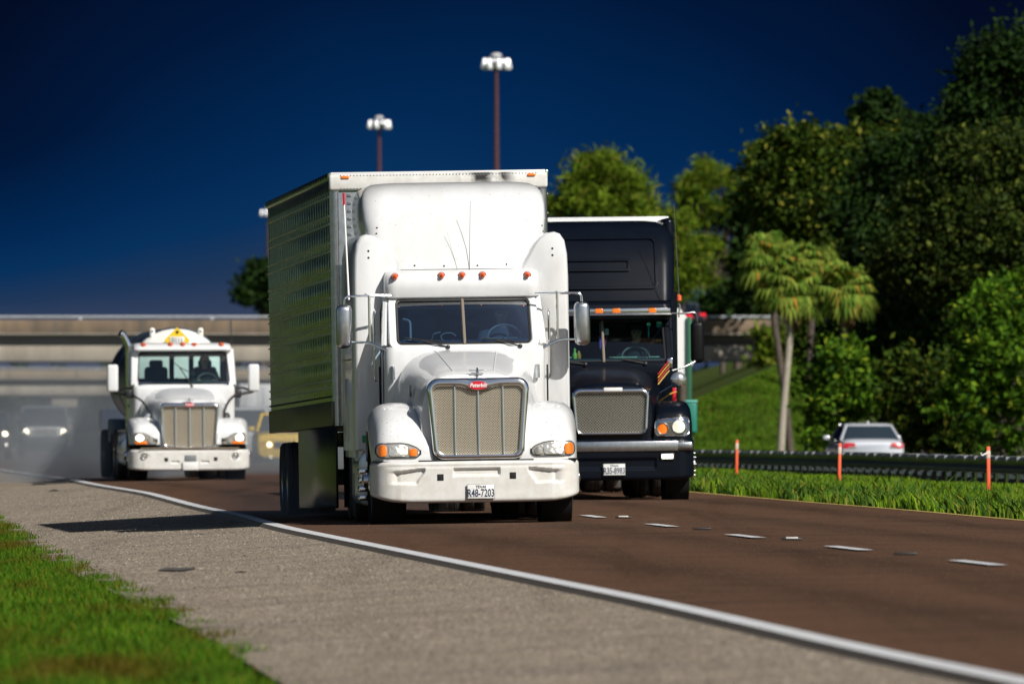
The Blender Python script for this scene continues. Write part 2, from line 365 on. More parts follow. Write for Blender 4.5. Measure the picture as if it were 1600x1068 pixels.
_a = _t.nodes.new('ShaderNodeAttribute'); _a.attribute_name = 'wear'; _nz = _t.nodes.new('ShaderNodeTexNoise'); _nz.inputs['Scale'].default_value = .12; _nz.inputs['Detail'].default_value = 4; _tc = _t.nodes.new('ShaderNodeTexCoord'); _t.links.new(_tc.outputs['Object'], _nz.inputs['Vector'])
_m = _t.nodes.new('ShaderNodeMath'); _m.operation = 'MULTIPLY'; _t.links.new(_a.outputs['Fac'], _m.inputs[0]); _t.links.new(_nz.outputs[0], _m.inputs[1])
_x = _t.nodes.new('ShaderNodeMix'); _x.data_type = 'RGBA'; _x.blend_type = 'MULTIPLY'; _t.links.new(_m.outputs[0], _x.inputs['Factor']); _t.links.new(_src, _x.inputs['A']); _x.inputs['B'].default_value = (.30, .34, .38, 1); _t.links.new(_x.outputs['Result'], _b.inputs['Base Color'])
strip('shoulder', [-3.15, -2, -1, -0.14], shz, -60, 1200, concrete, 2)
def edgez(u, d): return gz(-0.14, d) - 0.001 if u > -0.15 else shz(-0.16, d) + 0.0
strip('road_edge', [-0.18, -0.141], lambda u, d: gz(-0.14, d) if u > -0.16 else shz(-0.18, d) - 0.01, -60, 900, kerb_c, 2)
strip('edge_line', [-0.13, 0.045], lambda u, d: gz(u, d) + 0.005, -60, 262, line_w, 1)
strip('edge_line', [-0.13, 0.045], lambda u, d: gz(u, d) + 0.012, 262, 900, line_w, 5)
strip('median_line', [8.60, 8.72], lambda u, d: gz(u, d) + 0.006, 60, 900, line_y, 1)
strip('opposite_road', [18.9, 21, 23, 25, 27.3], lambda u, d: -0.38 + drop(d), 60, 1200, asphalt, 5)

dash = []
def dash_line(d, u=4.33, ln=3.7, wd=0.15):
    m = MB(); m.grid(lambda a, b: (E(d + a * ln) + u + (b - .5) * wd, d + a * ln, 0.0315 + 0.006), 6, 1)
    return tag(m.build('lane_dash', line_w, recalc=False), kind='structure')
# raised reflective lane markers and dashes between the lanes, spaced as seen
_dd = [(1533, 880), (1330, 857), (1168, 838), (1037, 821), (929, 807)]
for px, py in _dd: d = FPX * (CAM_H - .03) / (py - HOR); dash_line(d - 1.5, lateral(px, d))
for d in (76, 89.5, 63, 171, 184, 197): dash_line(d, 4.33)
for i, (px, py) in enumerate([(974, 809), (1097, 827), (1237, 843), (1415, 866)]):
    d = FPX * (CAM_H - .03) / (py - HOR); x = at(px, d)
    o = empty('lane_reflector', (x, d, 0.0315)); m = MB(); m.box((0, 0, .010), (.20, .20, .02), .009, 2).build('base', mat('reflector_black', (.02, .02, .02), .5), o)
    if i % 2 == 0: MB().box((0, -.085, .020), (.12, .05, .018), .006).build('lens', mat('reflector_lens', (.55, .55, .52), .3), o)
    tag(o, ['small raised reflector with white face just right of the white truck', 'flat black marker between the first two lane dashes right of the white truck', 'raised reflector with bright white face between the middle lane dashes', 'flat dark marker before the last lane dash at right'][i], 'road marker', 'raised markers between lane dashes')

# strip of torn tyre rubber on the shoulder
m = MB(); d = FPX * (CAM_H + .2) / (893 - HOR); x = at(277, d)
m.tube([(x - .17, d - .03, shz(-2.2, d) + .012), (x - .08, d, shz(-2.2, d) + .02), (x + .03, d + .02, shz(-2.2, d) + .016), (x + .16, d + .05, shz(-2.1, d) + .024)], [.010, .022, .020, .012], 7)
tag(m.build('rubber_strip', rubber), 'torn black strip of tyre rubber lying on the grey shoulder', 'debris')
for k, (px, py, s) in enumerate([(85, 773.5, 1.3), (62, 764, 2.0), (375, 899, .5)]):
    d = FPX * (CAM_H + .2) / (py - HOR); x = at(px, d); zz = shz(x - E(d), d)
    m = MB().tube([(x - .09 * s, d, zz + .005), (x, d + .03, zz + .02 * s), (x + .10 * s, d - .02, zz + .006)], [.006, .017 * s, .006], 6)
    tag(m.build('rubber_scrap', rubber), ['small dark scrap on the shoulder, nearer of the two at its far end', 'flat dark scrap at the far left end of the shoulder', 'tiny dark scrap on the shoulder just right of the long rubber strip'][k], 'debris')

# ------------------------------------------------------------------ grass
def blades(name, pts, h, wd, m, lean=0.45, label=None):
    n = len(pts); a = rng.uniform(0, 2 * np.pi, n); hh = h * rng.uniform(0.5, 1.25, n)
    dx, dy = np.cos(a), np.sin(a); wv = wd * rng.uniform(.6, 1.3, n); la = rng.uniform(0, 2 * np.pi, n); lm = hh * lean * rng.uniform(0, 1.3, n)
    B1 = pts + np.stack([dx * wv / 2, dy * wv / 2, -np.full(n, .02)], 1); B2 = pts - np.stack([dx * wv / 2, dy * wv / 2, np.full(n, .02)], 1)
    Mx = pts + np.stack([np.cos(la) * lm * .35, np.sin(la) * lm * .35, hh * .6], 1)
    T = pts + np.stack([np.cos(la) * lm, np.sin(la) * lm, hh], 1)
    M1 = Mx + np.stack([dx * wv * .4, dy * wv * .4, 0 * wv], 1); M2 = Mx - np.stack([dx * wv * .4, dy * wv * .4, 0 * wv], 1)
    V = np.stack([B1, B2, M2, M1, T], 1).reshape(-1, 3); i = np.arange(n)[:, None] * 5
    F = np.concatenate([i + np.array([[0, 1, 2]]), i + np.array([[0, 2, 3]]), i + np.array([[3, 2, 4]])], 0)
    return tag(np_mesh(name, V, F, m), label, None, kind='stuff')
def tz(u, d): return np.array([terrain(a, b) for a, b in zip(u, d)])
g_near = foliage('grass_verge', (0.035, 0.105, 0.004), (0.09, 0.19, 0.006), c3=(0.22, 0.14, 0.015), trans=0.25, patch_c=(.095, .060, .006), ps=.9)
g_med = foliage('grass_median', (0.10, 0.215, 0.008), (0.20, 0.33, 0.016), c3=(0.30, 0.27, 0.06), trans=0.35)
g_weed = foliage('median_weeds', (0.028, 0.085, 0.010), (0.07, 0.14, 0.015), c3=(0.24, 0.20, 0.03), trans=0.25)
# left verge, in view from 50 m to 190 m
n = 230000; d = 48 + (190 - 48) * rng.random(n) ** 1.5; u = -2.98 - .32 * np.clip((100 - d) / 40, 0, 1) - rng.random(n) ** 1.0 * np.clip(5.2 - (d - 60) * .028, 1.2, 6)
X = Ev(d) + u; k = (X > -0.0415 * d - .3); d, u, X = d[k], u[k], X[k]
jit = 0.16 * np.sin(d * 1.7) * np.sin(d * .53) + rng.normal(0, .05, len(d)); u = np.where(u > -3.25, u + jit, u); X = Ev(d) + u
hm = 0.6 + 0.8 * (np.sin(X * 3.1 + d * .37) * np.sin(d * .61) * .5 + .5)
P = np.stack([X, d, np.minimum(tz(u, d), 0) + 0.01], 1)
blades('verge_grass', P, 0.085 * hm, 0.011, g_near, 0.7, 'short green and browning grass beside the shoulder')
# median grass
n = 190000; d = 120 + (330 - 120) * rng.random(n) ** 1.2; u = 8.83 + rng.random(n) * 6.8; X = Ev(d) + u; k = X < .042 * d
d, u, X = d[k], u[k], X[k]
hm = 0.55 + 0.9 * (np.sin(X * 1.3 + d * .21) * np.sin(d * .37 + X) * .5 + .5)
blades('median_grass', np.stack([X, d, np.maximum(tz(u, d), 0.0)], 1), 0.155 * hm * np.clip(1.25 - (u - 8.8) * .10, .55, 1.2), 0.026, g_med, 0.55, 'bright green uncut grass in the median')
n = 40000; d = 120 + (300 - 120) * rng.random(n); cl = np.sin(d * .9) + np.sin(d * 2.3 + 1) + rng.normal(0, .6, n); u = 8.84 + np.abs(rng.normal(0, .55, n)) + (rng.random(n) < .25) * rng.random(n) * 3.5; k = cl > 0.2
d, u = d[k], u[k]; X = Ev(d) + u; hm = rng.uniform(.5, 1.2, len(d))
blades('median_weeds', np.stack([X, d, np.full(len(d), .01)], 1), 0.23 * hm, 0.05, g_weed, 0.9, 'darker leafy weeds along the median edge')
# slope and far banks
n = 80000; d = 500 + 36 * rng.random(n); X = at(1085, d) + rng.random(n) * (at(1330, d) - at(1085, d)); u = X - Ev(d); k = u > 29.0; d, u, X = d[k], u[k], X[k]
g_slope = foliage('grass_slope', (0.05, 0.12, 0.006), (0.10, 0.19, 0.010), c3=(0.18, 0.12, 0.03), trans=0.25)
blades('slope_grass', np.stack([X, d, tz(u, d)], 1), 0.16, 0.05, g_slope, 0.8, 'mown green grass on the embankment')

def pebbles(name, n, u0, u1, d0, d1, zf, r0, r1, m, label, pw=1.4):
    d = d0 + (d1 - d0) * rng.random(n) ** pw; u = u0 + (u1 - u0) * rng.random(n); X = Ev(d) + u; k = X > -.0415 * d - .1; d, u, X = d[k], u[k], X[k]; n = len(d)
    z = np.array([zf(a, b) for a, b in zip(u, d)]); r = rng.uniform(r0, r1, n) ; a = rng.uniform(0, 6.28, n); C = np.stack([X, d, z - .001], 1)
    pts = []
    for q, (rr_, zz) in enumerate([(1, 0), (1.1, 0), (.8, 0), (1, 0)]): pts.append(C + np.stack([np.cos(a + q * 1.57) * r * rr_, np.sin(a + q * 1.57) * r * rr_, np.zeros(n)], 1))
    pts.append(C + np.stack([rng.normal(0, .25, n) * r, rng.normal(0, .25, n) * r, r * rng.uniform(.35, .8, n)], 1))
    V = np.stack(pts, 1).reshape(-1, 3); i = np.arange(n)[:, None] * 5; F = np.concatenate([i + np.array([[q, (q + 1) % 4, 4]]) for q in range(4)], 0)
    return tag(np_mesh(name, V, F, m), label, None, kind='stuff')
g_peb = foliage('pebble_mix', (.05, .042, .034), (.30, .26, .21), c3=(.44, .40, .34), trans=0.0)
g_peb2 = foliage('asphalt_stones', (.03, .018, .012), (.13, .072, .045), trans=0.0)
pebbles('shoulder_gravel', 110000, -3.1, -.2, 56, 245, shz, .0035, .013, g_peb, 'fine gravel set in the shoulder surface')
pebbles('road_aggregate', 120000, .1, 8.5, 60, 215, gz, .003, .010, g_peb2, 'brown stones set in the asphalt')

# ------------------------------------------------------------------ guard rail, stakes
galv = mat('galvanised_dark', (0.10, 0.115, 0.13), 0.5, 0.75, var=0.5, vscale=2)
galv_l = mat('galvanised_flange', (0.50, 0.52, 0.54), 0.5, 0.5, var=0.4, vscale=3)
wood = mat('rail_block', (0.03, 0.035, 0.035), 0.8, var=0.4)
def rail():
    o = empty('guard_rail', (0, 0, 0))
    wprof = [(.0, .155), (-.045, .13), (-.075, .095), (-.075, .075), (-.04, .03), (-.02, 0), (-.04, -.03), (-.075, -.075), (-.075, -.095), (-.045, -.13), (0, -.155)]
    for side, z0, uc in ((-1, .40, 15.92), (1, .40, 16.38)):
        ds = np.arange(190, 380.1, 3.8); V = []
        for dd in ds:
            for (a, b) in wprof: V.append((E(dd) + uc + a * (1 if side < 0 else -1), dd, z0 + b + drop(dd)))
        k = len(wprof); m = MB(); m.add(V, [(i * k + j, i * k + j + 1, (i + 1) * k + j + 1, (i + 1) * k + j) for i in range(len(ds) - 1) for j in range(k - 1)])
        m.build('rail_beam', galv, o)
    dd = 191
    while dd < 379:
        x = E(dd) + 16.15; z = drop(dd)
        m = MB(); m.box((x, dd, .12 + z), (.16, .12, .82), .008); m.build('post', wood, o)
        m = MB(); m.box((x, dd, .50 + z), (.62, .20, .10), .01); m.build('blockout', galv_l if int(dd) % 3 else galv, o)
        dd += 1.9
    # white bars painted to stand for sunlit ground glimpsed below the beam
    dd = 190
    while dd < 379:
        m = MB(); m.box((E(dd) + 15.80, dd + .8, .19 + drop(dd)), (.05, 1.15, .065), .01); m.build('painted_sunlit_dash', white_pl, o); dd += 1.95
    tag(o, 'long dark double sided steel guard rail standing in the grassy median', 'guard rail'); return o
rail()
orange = mat('orange_stake', (0.85, 0.10, 0.035), 0.5, coat=.2, dirt=(0.75, .2, .1), damt=.5, vscale=6)
def stake(px, ytop, ybot, label, tilt):
    d = FPX * (CAM_H - .02) / (ybot - HOR); x = at(px, d); h = (ybot - ytop) * d / FPX + .04
    o = empty('marker_stake', (x, d, -.02), (0, tilt, 0)); m = MB().box((0, 0, h / 2), (.055, .035, h), .012, 2); m.build('stake', orange, o)
    MB().box((0, -.003, h - .13), (.062, .04, .13), .012).build('reflective_band', mat('worn_band', (.75, .55, .48), .5, var=.4, vscale=20), o)
    if tilt < 0.0: MB().tube([(-.02, -.03, h - .10), (-.10, -.05, h - .14), (-.12, -.04, h - .10)], .012, 5).build('ribbon', white_pl, o)
    tag(o, label, 'marker post', 'orange stakes in the median grass')
stake(1151, 687, 747, 'orange stake nearest to the black truck', 0.01)
stake(1311, 692, 761, 'middle orange stake, below the silver car', 0.02)
stake(1545, 697, 774, 'orange stake with a white ribbon tied near its top', -0.01)

# ------------------------------------------------------------------ overpasses
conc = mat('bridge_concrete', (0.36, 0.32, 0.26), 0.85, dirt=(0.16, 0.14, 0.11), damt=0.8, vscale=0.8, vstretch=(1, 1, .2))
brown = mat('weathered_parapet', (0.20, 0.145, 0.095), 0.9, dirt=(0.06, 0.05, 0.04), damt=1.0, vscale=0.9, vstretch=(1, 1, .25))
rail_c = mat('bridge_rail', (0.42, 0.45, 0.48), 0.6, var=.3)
under = mat('shade_and_joint_dark', (0.10, 0.10, 0.095), 0.9)  # concrete darkened to stand for shade under the deck; joints share it
def bridge(name, D, ztop, x0, x1, s, label, cols, par):
    """s scales the section; layers listed from the top down, each butted to the next"""
    o = empty(name, ((x0 + x1) / 2, D, 0)); cx = 0; ln = x1 - x0
    z = ztop - .22 * s
    m = MB(); m.box((0, .2, ztop - .05 * s), (ln, .18, .10 * s), .02); k = -ln / 2 + 1
    m.build('hand_rail', rail_c, o)
    while k < ln / 2:
        MB().box((k, .2, z + .06 * s), (.16, .16, .12 * s)).build('rail_post', rail_c, o); k += 7.2
    MB().box((0, .3, z - .36 * s), (ln, .35, .72 * s), .03).build('parapet', par, o)
    m = MB(); k = -ln / 2 + 2
    while k < ln / 2: m.box((k, .12, z - .36 * s), (.10, .02, .66 * s)); k += 4.8
    m.build('expansion_joint', under, o)
    MB().box((0, .6, z - .72 * s - .05), (ln, .9, .08), .01).build('drip_edge', conc, o)
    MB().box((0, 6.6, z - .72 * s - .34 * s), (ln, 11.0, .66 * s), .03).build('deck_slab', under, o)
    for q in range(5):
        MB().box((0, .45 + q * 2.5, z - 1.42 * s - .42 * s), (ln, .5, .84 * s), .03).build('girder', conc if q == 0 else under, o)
    for c in cols:
        MB().box((c - (x0 + x1) / 2, 6, z - 2.24 * s - .45), (1.8, 11, .9), .05).build('pier_cap', conc, o)
        for yy in (2.0, 6, 10): MB().lathe([(-1.5, .5), (z - 2.24 * s - .9, .5)], (c - (x0 + x1) / 2, yy, 0), 'z', 20, True).build('column', conc, o)
    tag(o, label, 'bridge'); return o
zt = zof(493, 700)
bridge('overpass', 700, zt, -75, 15.5, 1.0, 'long concrete overpass with brown stained parapet crossing behind all the trucks', [-39, -19], brown)
bridge('far_overpass', 900, zof(574, 900), -95, -8, 0.78, 'lower and paler second overpass seen beneath the first', [-31.5, -62], mat('pale_parapet', (.27, .22, .16), .9, dirt=(.17, .14, .1), damt=.8, vscale=1))
# abutment where the overpass lands on the embankment
m = MB().box((16.6, 706, 2.2), (2.0, 13, 8.0), .05); tag(m.build('abutment', conc), 'concrete abutment carrying the right end of the overpass', 'wall')

# ------------------------------------------------------------------ high mast lamps
pole_m = mat('rusty_mast', (0.085, 0.030, 0.030), 0.7, 0.2, var=.3)
lamp_m = mat('lamp_housing', (0.85, 0.86, 0.88), 0.25, 0.3, coat=.5)
def mast(px, yc, D, nl, label):
    z = zof(yc, D); o = empty('lamp_mast', (at(px, D), D, 0), (0, 0, 0))
    MB().tube([(0.05, 0, -3), (0.02, 0, z * .5), (0, 0, z - .3)], [.38, .27, .15], 14).build('pole', pole_m, o)
    m = MB().lathe([(-.35, .12), (-.25, .75), (-.12, .85), (-.05, .75), (.0, .15)], (0, 0, z), 'z', 24, True); m.build('lowering_ring', mat('ring_steel', (.12, .13, .15), .5, .8), o)
    MB().lathe([(.35, .15), (.42, .42), (.55, .46), (.68, .30), (.74, .05)], (0, 0, z), 'z', 20, True).build('cap', lamp_m, o)
    for k in range(nl):
        a = 2 * math.pi * (k + .25) / nl; x, y = 1.0 * math.cos(a), 1.0 * math.sin(a)
        q = MB().lathe([(-.62, .06), (-.60, .20), (-.42, .27), (-.22, .24), (-.05, .16), (.22, .13), (.30, .05)], (x, y, z), 'z', 14, True)
        q.build('luminaire', lamp_m, o)
    tag(o, label, 'lamp mast', 'high mast lamps behind the overpass')
mast(775.5, 97, 1025, 8, 'tallest lamp mast, rising above the white trailer near the middle')
mast(592.5, 192, 1290, 6, 'second lamp mast, shorter looking, left of the tallest one')
mast(419, 331, 1800, 6, 'distant lamp mast mostly hidden by the white trailer, only its head showing at its left')

# ------------------------------------------------------------------ truck building kit
def planring(hw, y0, y1, rf, rb, z, n=7, hwb=None, bow=0.0):
    hwb = hw if hwb is None else hwb; pts = []
    for cx, cy, r, a0 in ((hw - rf, y0 + rf, rf, -90), (hwb - rb, y1 - rb, rb, 0), (-hwb + rb, y1 - rb, rb, 90), (-hw + rf, y0 + rf, rf, 180)):
        for k in range(n + 1):
            a = R(a0 + 90 * k / n); pts.append((cx + r * math.cos(a), cy + r * math.sin(a), z))
    # points along the front edge for bowing
    a, b = pts[-1], pts[0]
    for k in range(1, 12): t = k / 12; pts.append((lerp(a[0], b[0], t), a[1] - bow * math.sin(math.pi * t), z))
    return pts
def arch(xi, xo, zb, zt, y, p=3.0, n=30):
    xc = (xi + xo) / 2; hw = (xo - xi) / 2; o = []
    for k in range(n + 1):
        a = math.pi * k / n; c, s = math.cos(a), math.sin(a)
        o.append((xc + hw * math.copysign(abs(c) ** (2 / p), c), y, zb + (zt - zb) * abs(s) ** (2 / p)))
    return o
def inside(poly, x, z):
    c = False; j = len(poly) - 1
    for i in range(len(poly)):
        xi, zi = poly[i]; xj, zj = poly[j]
        if (zi > z) != (zj > z) and x < (xj - xi) * (z - zi) / (zj - zi) + xi: c = not c
        j = i
    return c
def clipseg(poly, a, b):
    ts = [0, 1]; dx, dz = b[0] - a[0], b[1] - a[1]
    for i in range(len(poly)):
        p, q = poly[i - 1], poly[i]; ex, ez = q[0] - p[0], q[1] - p[1]; den = dx * ez - dz * ex
        if abs(den) < 1e-12: continue
        t = ((p[0] - a[0]) * ez - (p[1] - a[1]) * ex) / den; s = ((p[0] - a[0]) * dz - (p[1] - a[1]) * dx) / den
        if 0 <= s <= 1 and 0 < t < 1: ts.append(t)
    ts.sort(); out = []
    for t0, t1 in zip(ts, ts[1:]):
        if t1 - t0 > 1e-3:
            tm = (t0 + t1) / 2
            if inside(poly, a[0] + dx * tm, a[1] + dz * tm): out.append(((a[0] + dx * t0, a[1] + dz * t0), (a[0] + dx * t1, a[1] + dz * t1)))
    return out
def wheel(parent, x, y, r=0.515, wd=0.29, rim_mat=None, side=1, steer=True, dual=False):
    """rim is the part, tyre its sub-part"""
    hub = MB(); s = side; x2 = x + s * wd / 2
    if steer: prof = [(-.02, .30), (-.03, .26), (-.09, .25), (-.09, .16), (.02, .15), (.05, .09), (.10, .085), (.12, .02)]
    else: prof = [(-.02, .30), (-.06, .28), (-.20, .22), (-.22, .15), (-.10, .13), (-.02, .12), (.0, .02)]
    hub.lathe([(s * h, q * r / .515) for h, q in prof], (x2, y, r), 'x', 28)
    for k in range(10):
        a = 2 * math.pi * k / 10; hub.box((x2 + s * (-.075 if steer else -.215), y + .205 * math.cos(a) * r / .515, r + .205 * math.sin(a) * r / .515), (.04, .03, .03), .006, 1)
    w = hub.build('wheel', rim_mat or chrome_d, parent)
    def tyre(xc):
        h = wd / 2; p = [(-h * .82, r * .58), (-h, r * .72), (-h, r * .90), (-h * .86, r * .97), (-h * .55, r), (-h * .52, r * .985), (-h * .42, r * .985), (-h * .40, r), (-.02, r), (-.012, r * .985), (.012, r * .985), (.02, r), (h * .40, r), (h * .42, r * .985), (h * .52, r * .985), (h * .55, r), (h * .86, r * .97), (h, r * .9), (h, r * .72), (h * .82, r * .58), (-h * .82, r * .58)]
        MB().lathe(p, (xc, y, r), 'x', 48).build('tyre', rubber, w, ang=25)
    tyre(x)
    if dual: tyre(x - s * (wd + .05))
    return w
def bumper(root, hw, z0, z1, m, depth=lambda x, z: 0, corner=.3, back=.7, name='bumper', ny=44, lift=.07, rnd=.05):
    path = []
    L1 = hw - corner; n1 = 130
    for k in range(n1 + 1): x = L1 * k / n1; path.append((x, .03 * (x / hw) ** 2, 0, -1))
    for k in range(1, 13): a = R(90 * k / 12); path.append((L1 + corner * math.sin(a), .03 + corner * (1 - math.cos(a)), math.sin(a), -math.cos(a)))
    path.append((hw, back, 1, 0)); path = [(-x, y, -nx, ny_) for x, y, nx, ny_ in path[:0:-1]] + path
    rows = []
    for j in range(ny + 1):
        v = j / ny; rows.append(v)
    mb = MB(); rings = []
    for (x, y, nx, ny_) in path:
        ring = []; zb = z0 + lift * abs(x / hw) ** 7
        for v in rows:
            z = lerp(zb, z1, v); e = min(z - zb, z1 - z); ins = rnd * (1 - math.sqrt(max(0, 1 - (1 - min(1, e / rnd)) ** 2)))
            dd = ins + (depth(x, z) if ny_ < -.9 else 0); ring.append((x - nx * dd, y - ny_ * dd, z))
        ring = [(x - nx * .14, y - ny_ * .14, zb + .01)] + ring + [(x - nx * .14, y - ny_ * .14, z1 - .004)]
        rings.append(ring)
    mb.loft(rings, False); return mb.build(name, m, root, ang=50), mb.bvh()
def marker(parent, x, y, z, s=.036, m=None):
    q = MB().lathe([(-.075 * s / .036, .006), (-.065 * s / .036, s * .6), (-.04 * s / .036, s * .95), (-.0, s * 1.1), (.02, s * 1.1)], (x, y, z), 'y', 14)
    o = q.build('marker_light', m or amber_d, parent); MB().lathe([(-.012, s * 1.13), (-.02, s * 1.3), (.02, s * 1.35)], (x, y, z), 'y', 16).build('bezel', chrome, o); return o
def licence(root, x, y, z, s):
    y -= .02; p = MB().box((x, y, z), (.315, .012, .162), .004).build('licence_plate', plate_w, root)
    MB().box((x, y + .008, z), (.33, .012, .176), .004).build('plate_frame', mat('plate_edge', (.25, .25, .24), .5), p)
    if s is None: return
    text_mesh('plate_number', s, .128, ink, p, (x, y - .009, z - .020), sx=.64, bold=.0012, extr=.001); text_mesh('plate_state', 'TEXAS', .042, ink, p, (x, y - .009, z + .056), sx=1.0, bold=.0006, extr=.001)
def projector(bv, off=-.012, fallback=.2):
    def P(x, z):
        h = bv.ray_cast(Vector((x, -3, z)), Vector((0, 1, 0)))
        return (x, (h[0].y if h[0] is not None else fallback) + off, z)
    return P
def lattice(inner, P, cell, wd, name, m, root, off=.0):
    mb = MB(); xs = [p[0] for p in inner]; zs = [p[1] for p in inner]; x0, x1, z0, z1 = min(xs), max(xs), min(zs), max(zs); H = z1 - z0
    for sg in (1, -1):
        k = -H
        while k < (x1 - x0) + H:
            a = (x0 + k, z0 - .01) if sg > 0 else (x0 + k, z1 + .01); b = (a[0] + (H + .02) , a[1] + sg * (H + .02))
            for p, q in clipseg(inner, a, b):
                A, B = Vector(P(*p)), Vector(P(*q)); dr = (B - A).normalized(); nn = Vector((-dr.z, 0, dr.x)) * wd / 2
                yo = Vector((0, off - (0.003 if sg > 0 else 0), 0))
                mb.add([A + nn + yo, B + nn + yo, B - nn + yo, A - nn + yo, A + nn + yo + Vector((0, .006, 0)), B + nn + yo + Vector((0, .006, 0))], [(0, 1, 2, 3), (0, 4, 5, 1)])
            k += cell
    return mb.build(name, m, root, smooth=False, recalc=False)
def steering(root, x, y, z, r=.205, seatm=None):
    rot = Matrix.Rotation(R(-38), 3, 'X'); pts = [Vector((x, y, z)) + rot @ Vector((r * math.cos(a), 0, r * math.sin(a))) for a in np.linspace(0, 2 * math.pi, 29)]
    w = MB().tube(pts, .016, 8, False); w.tube([pts[0], pts[14]], .014, 6); w.tube([(x, y, z), (x, y - .3, z - .35)], .03, 8)
    return w.build('steering_wheel', mat('wheel_grey', (.10, .10, .11), .4), root)
def seat(root, x, y, z):
    s = MB().box((x, y, z), (.50, .50, .16), .06, 3); s.box((x, y + .24, z + .42), (.48, .15, .72), .07, 3); s.box((x, y + .24, z + .84), (.28, .11, .16), .05, 3)
    return s.build('seat', mat('seat_fabric', (.03, .035, .05), .9), root)

_person = None
def person(label, loc, rotz, grp=None, shirt=None):
    """seated driver, hands forward on the wheel; one continuous skinned body"""
    global _person
    if _person is None:
        V, Eg, Rd = [], [], []
        def v(p, r, par=None):
            V.append(p); Rd.append(r)
            if par is not None: Eg.append((par, len(V) - 1))
            return len(V) - 1
        pel = v((0, 0, .0), .15); w1 = v((0, .02, .18), .14, pel); ch = v((0, .02, .38), .16, w1); nk0 = v((0, .0, .52), .085, ch); nk = v((0, -.01, .585), .055, nk0)
        jaw = v((0, -.03, .65), .068, nk); hd = v((0, -.02, .72), .088, jaw); tp = v((0, -.01, .79), .078, hd)
        ns = v((0, -.125, .705), .013, hd)
        for s in (-1, 1):
            er = v((s * .088, -.005, .71), .015, hd)
            sh = v((s * .19, .02, .46), .066, ch); el = v((s * .27, -.17, .24), .046, sh); wr = v((s * .17, -.40, .30), .028, el); pm = v((s * .155, -.46, .325), .030, wr)
            for i, (dx, dl) in enumerate([(-.028, .046), (-.009, .054), (.010, .050), (.028, .040)]):
                k1 = v((s * .155 + dx, -.497, .345), .0095, pm); k2 = v((s * .155 + dx, -.497 - dl * .35, .325), .009, k1); v((s * .155 + dx, -.495 - dl * .1, .30), .008, k2)
            t1 = v((s * .155 - s * .035, -.455, .315), .010, pm); v((s * .155 - s * .048, -.485, .330), .009, t1)
            hp = v((s * .10, -.03, -.02), .095, pel); kn = v((s * .16, -.44, .02), .066, hp); an = v((s * .16, -.56, -.36), .045, kn); v((s * .16, -.70, -.40), .04, an)
        me = bpy.data.meshes.new('body'); me.from_pydata(V, Eg, []); ob = bpy.data.objects.new('tmpbody', me); col.objects.link(ob)
        md = ob.modifiers.new('s', 'SKIN'); sk = me.skin_vertices[0].data if len(me.skin_vertices) else None
        if sk is None:
            bpy.context.view_layer.objects.active = ob; bpy.ops.mesh.customdata_skin_add(); sk = me.skin_vertices[0].data
        for i, r in enumerate(Rd): sk[i].radius = (r, r)
        sk[0].use_root = True; md.branch_smoothing = .3
        sb = ob.modifiers.new('b', 'SUBSURF'); sb.levels = 2
        dg = bpy.context.evaluated_depsgraph_get(); bm = bpy.data.meshes.new_from_object(ob.evaluated_get(dg)); bpy.data.objects.remove(ob)
        bm.materials.clear(); bm.materials.append(skin); bm.polygons.foreach_set('use_smooth', [True] * len(bm.polygons)); _person = bm
    o = bpy.data.objects.new('person', _person); col.objects.link(o); o.location = loc; o.rotation_euler = (0, 0, rotz)
    # shirt over torso and sleeves, hair cap, eyes, mouth
    sm = shirt or cloth_d
    t = MB(); t.loft([[(a * math.cos(q), .015 + b * math.sin(q), z) for q in np.linspace(0, 2 * math.pi, 20)[:-1]] for a, b, z in [(.17, .165, -.03), (.16, .16, .15), (.20, .175, .36), (.20, .16, .46), (.12, .11, .53), (.075, .08, .56)]])
    for s in (-1, 1): t.tube([(s * .14, .02, .46), (s * .20, .01, .45), (s * .245, -.10, .33), (s * .27, -.18, .245)], [.082, .085, .070, .060], 12)
    t.build('shirt', sm, o)
    h = MB(); h.loft([[(a * math.cos(q), .0 + yy + b * math.sin(q), z) for q in np.linspace(0, 2 * math.pi, 20)[:-1]] for a, b, z, yy in [(.096, .07, .70, .035), (.104, .10, .755, .01), (.098, .105, .80, -.005), (.07, .075, .845, -.005), (.02, .02, .86, 0)]], cap1=True); h.build('hair', hair, o)
    for s in (-1, 1): MB().lathe([(-.012, .002), (-.006, .010), (.004, .012)], (s * .034, -.103, .727), 'y', 10, True).build('eye', dark, o)
    MB().box((0, -.108, .658), (.045, .012, .009), .004).build('mouth', mat('lips', (.2, .08, .06), .6), o)
    tag(o, label, 'person', grp); return o

def mirror_set(root, side, pts_top, pts_bot, box, shell, arm_m, vbar=None, armr=.016):
    c, sz = box
    m = MB().box(c, sz, min(sz[0], sz[1]) * .42, 4).build('mirror', shell, root)
    MB().box((c[0], c[1] + sz[1] / 2 + .002, c[2]), (sz[0] * .8, .008, sz[2] * .86), .003).build('mirror_glass', mat('mirror_face', (.7, .75, .8), .05, 1), m)
    for p in (pts_top, pts_bot):
        if p: MB().tube(p, armr, 8).build('mirror_arm', arm_m, root)
    if vbar: MB().tube(vbar, armr, 8).build('mirror_brace', arm_m, root)
def roundpath(pts, r=.06, n=5):
    pts = [Vector(p) for p in pts]; out = [pts[0]]
    for a, b, c in zip(pts, pts[1:], pts[2:]):
        d0, d1 = (a - b), (c - b); rr = min(r, d0.length * .45, d1.length * .45); p, q = b + d0.normalized() * rr, b + d1.normalized() * rr
        for k in range(n + 1): t = k / n; out.append(p.lerp(b, t).lerp(b.lerp(q, t), t))
    out.append(pts[-1]); return out
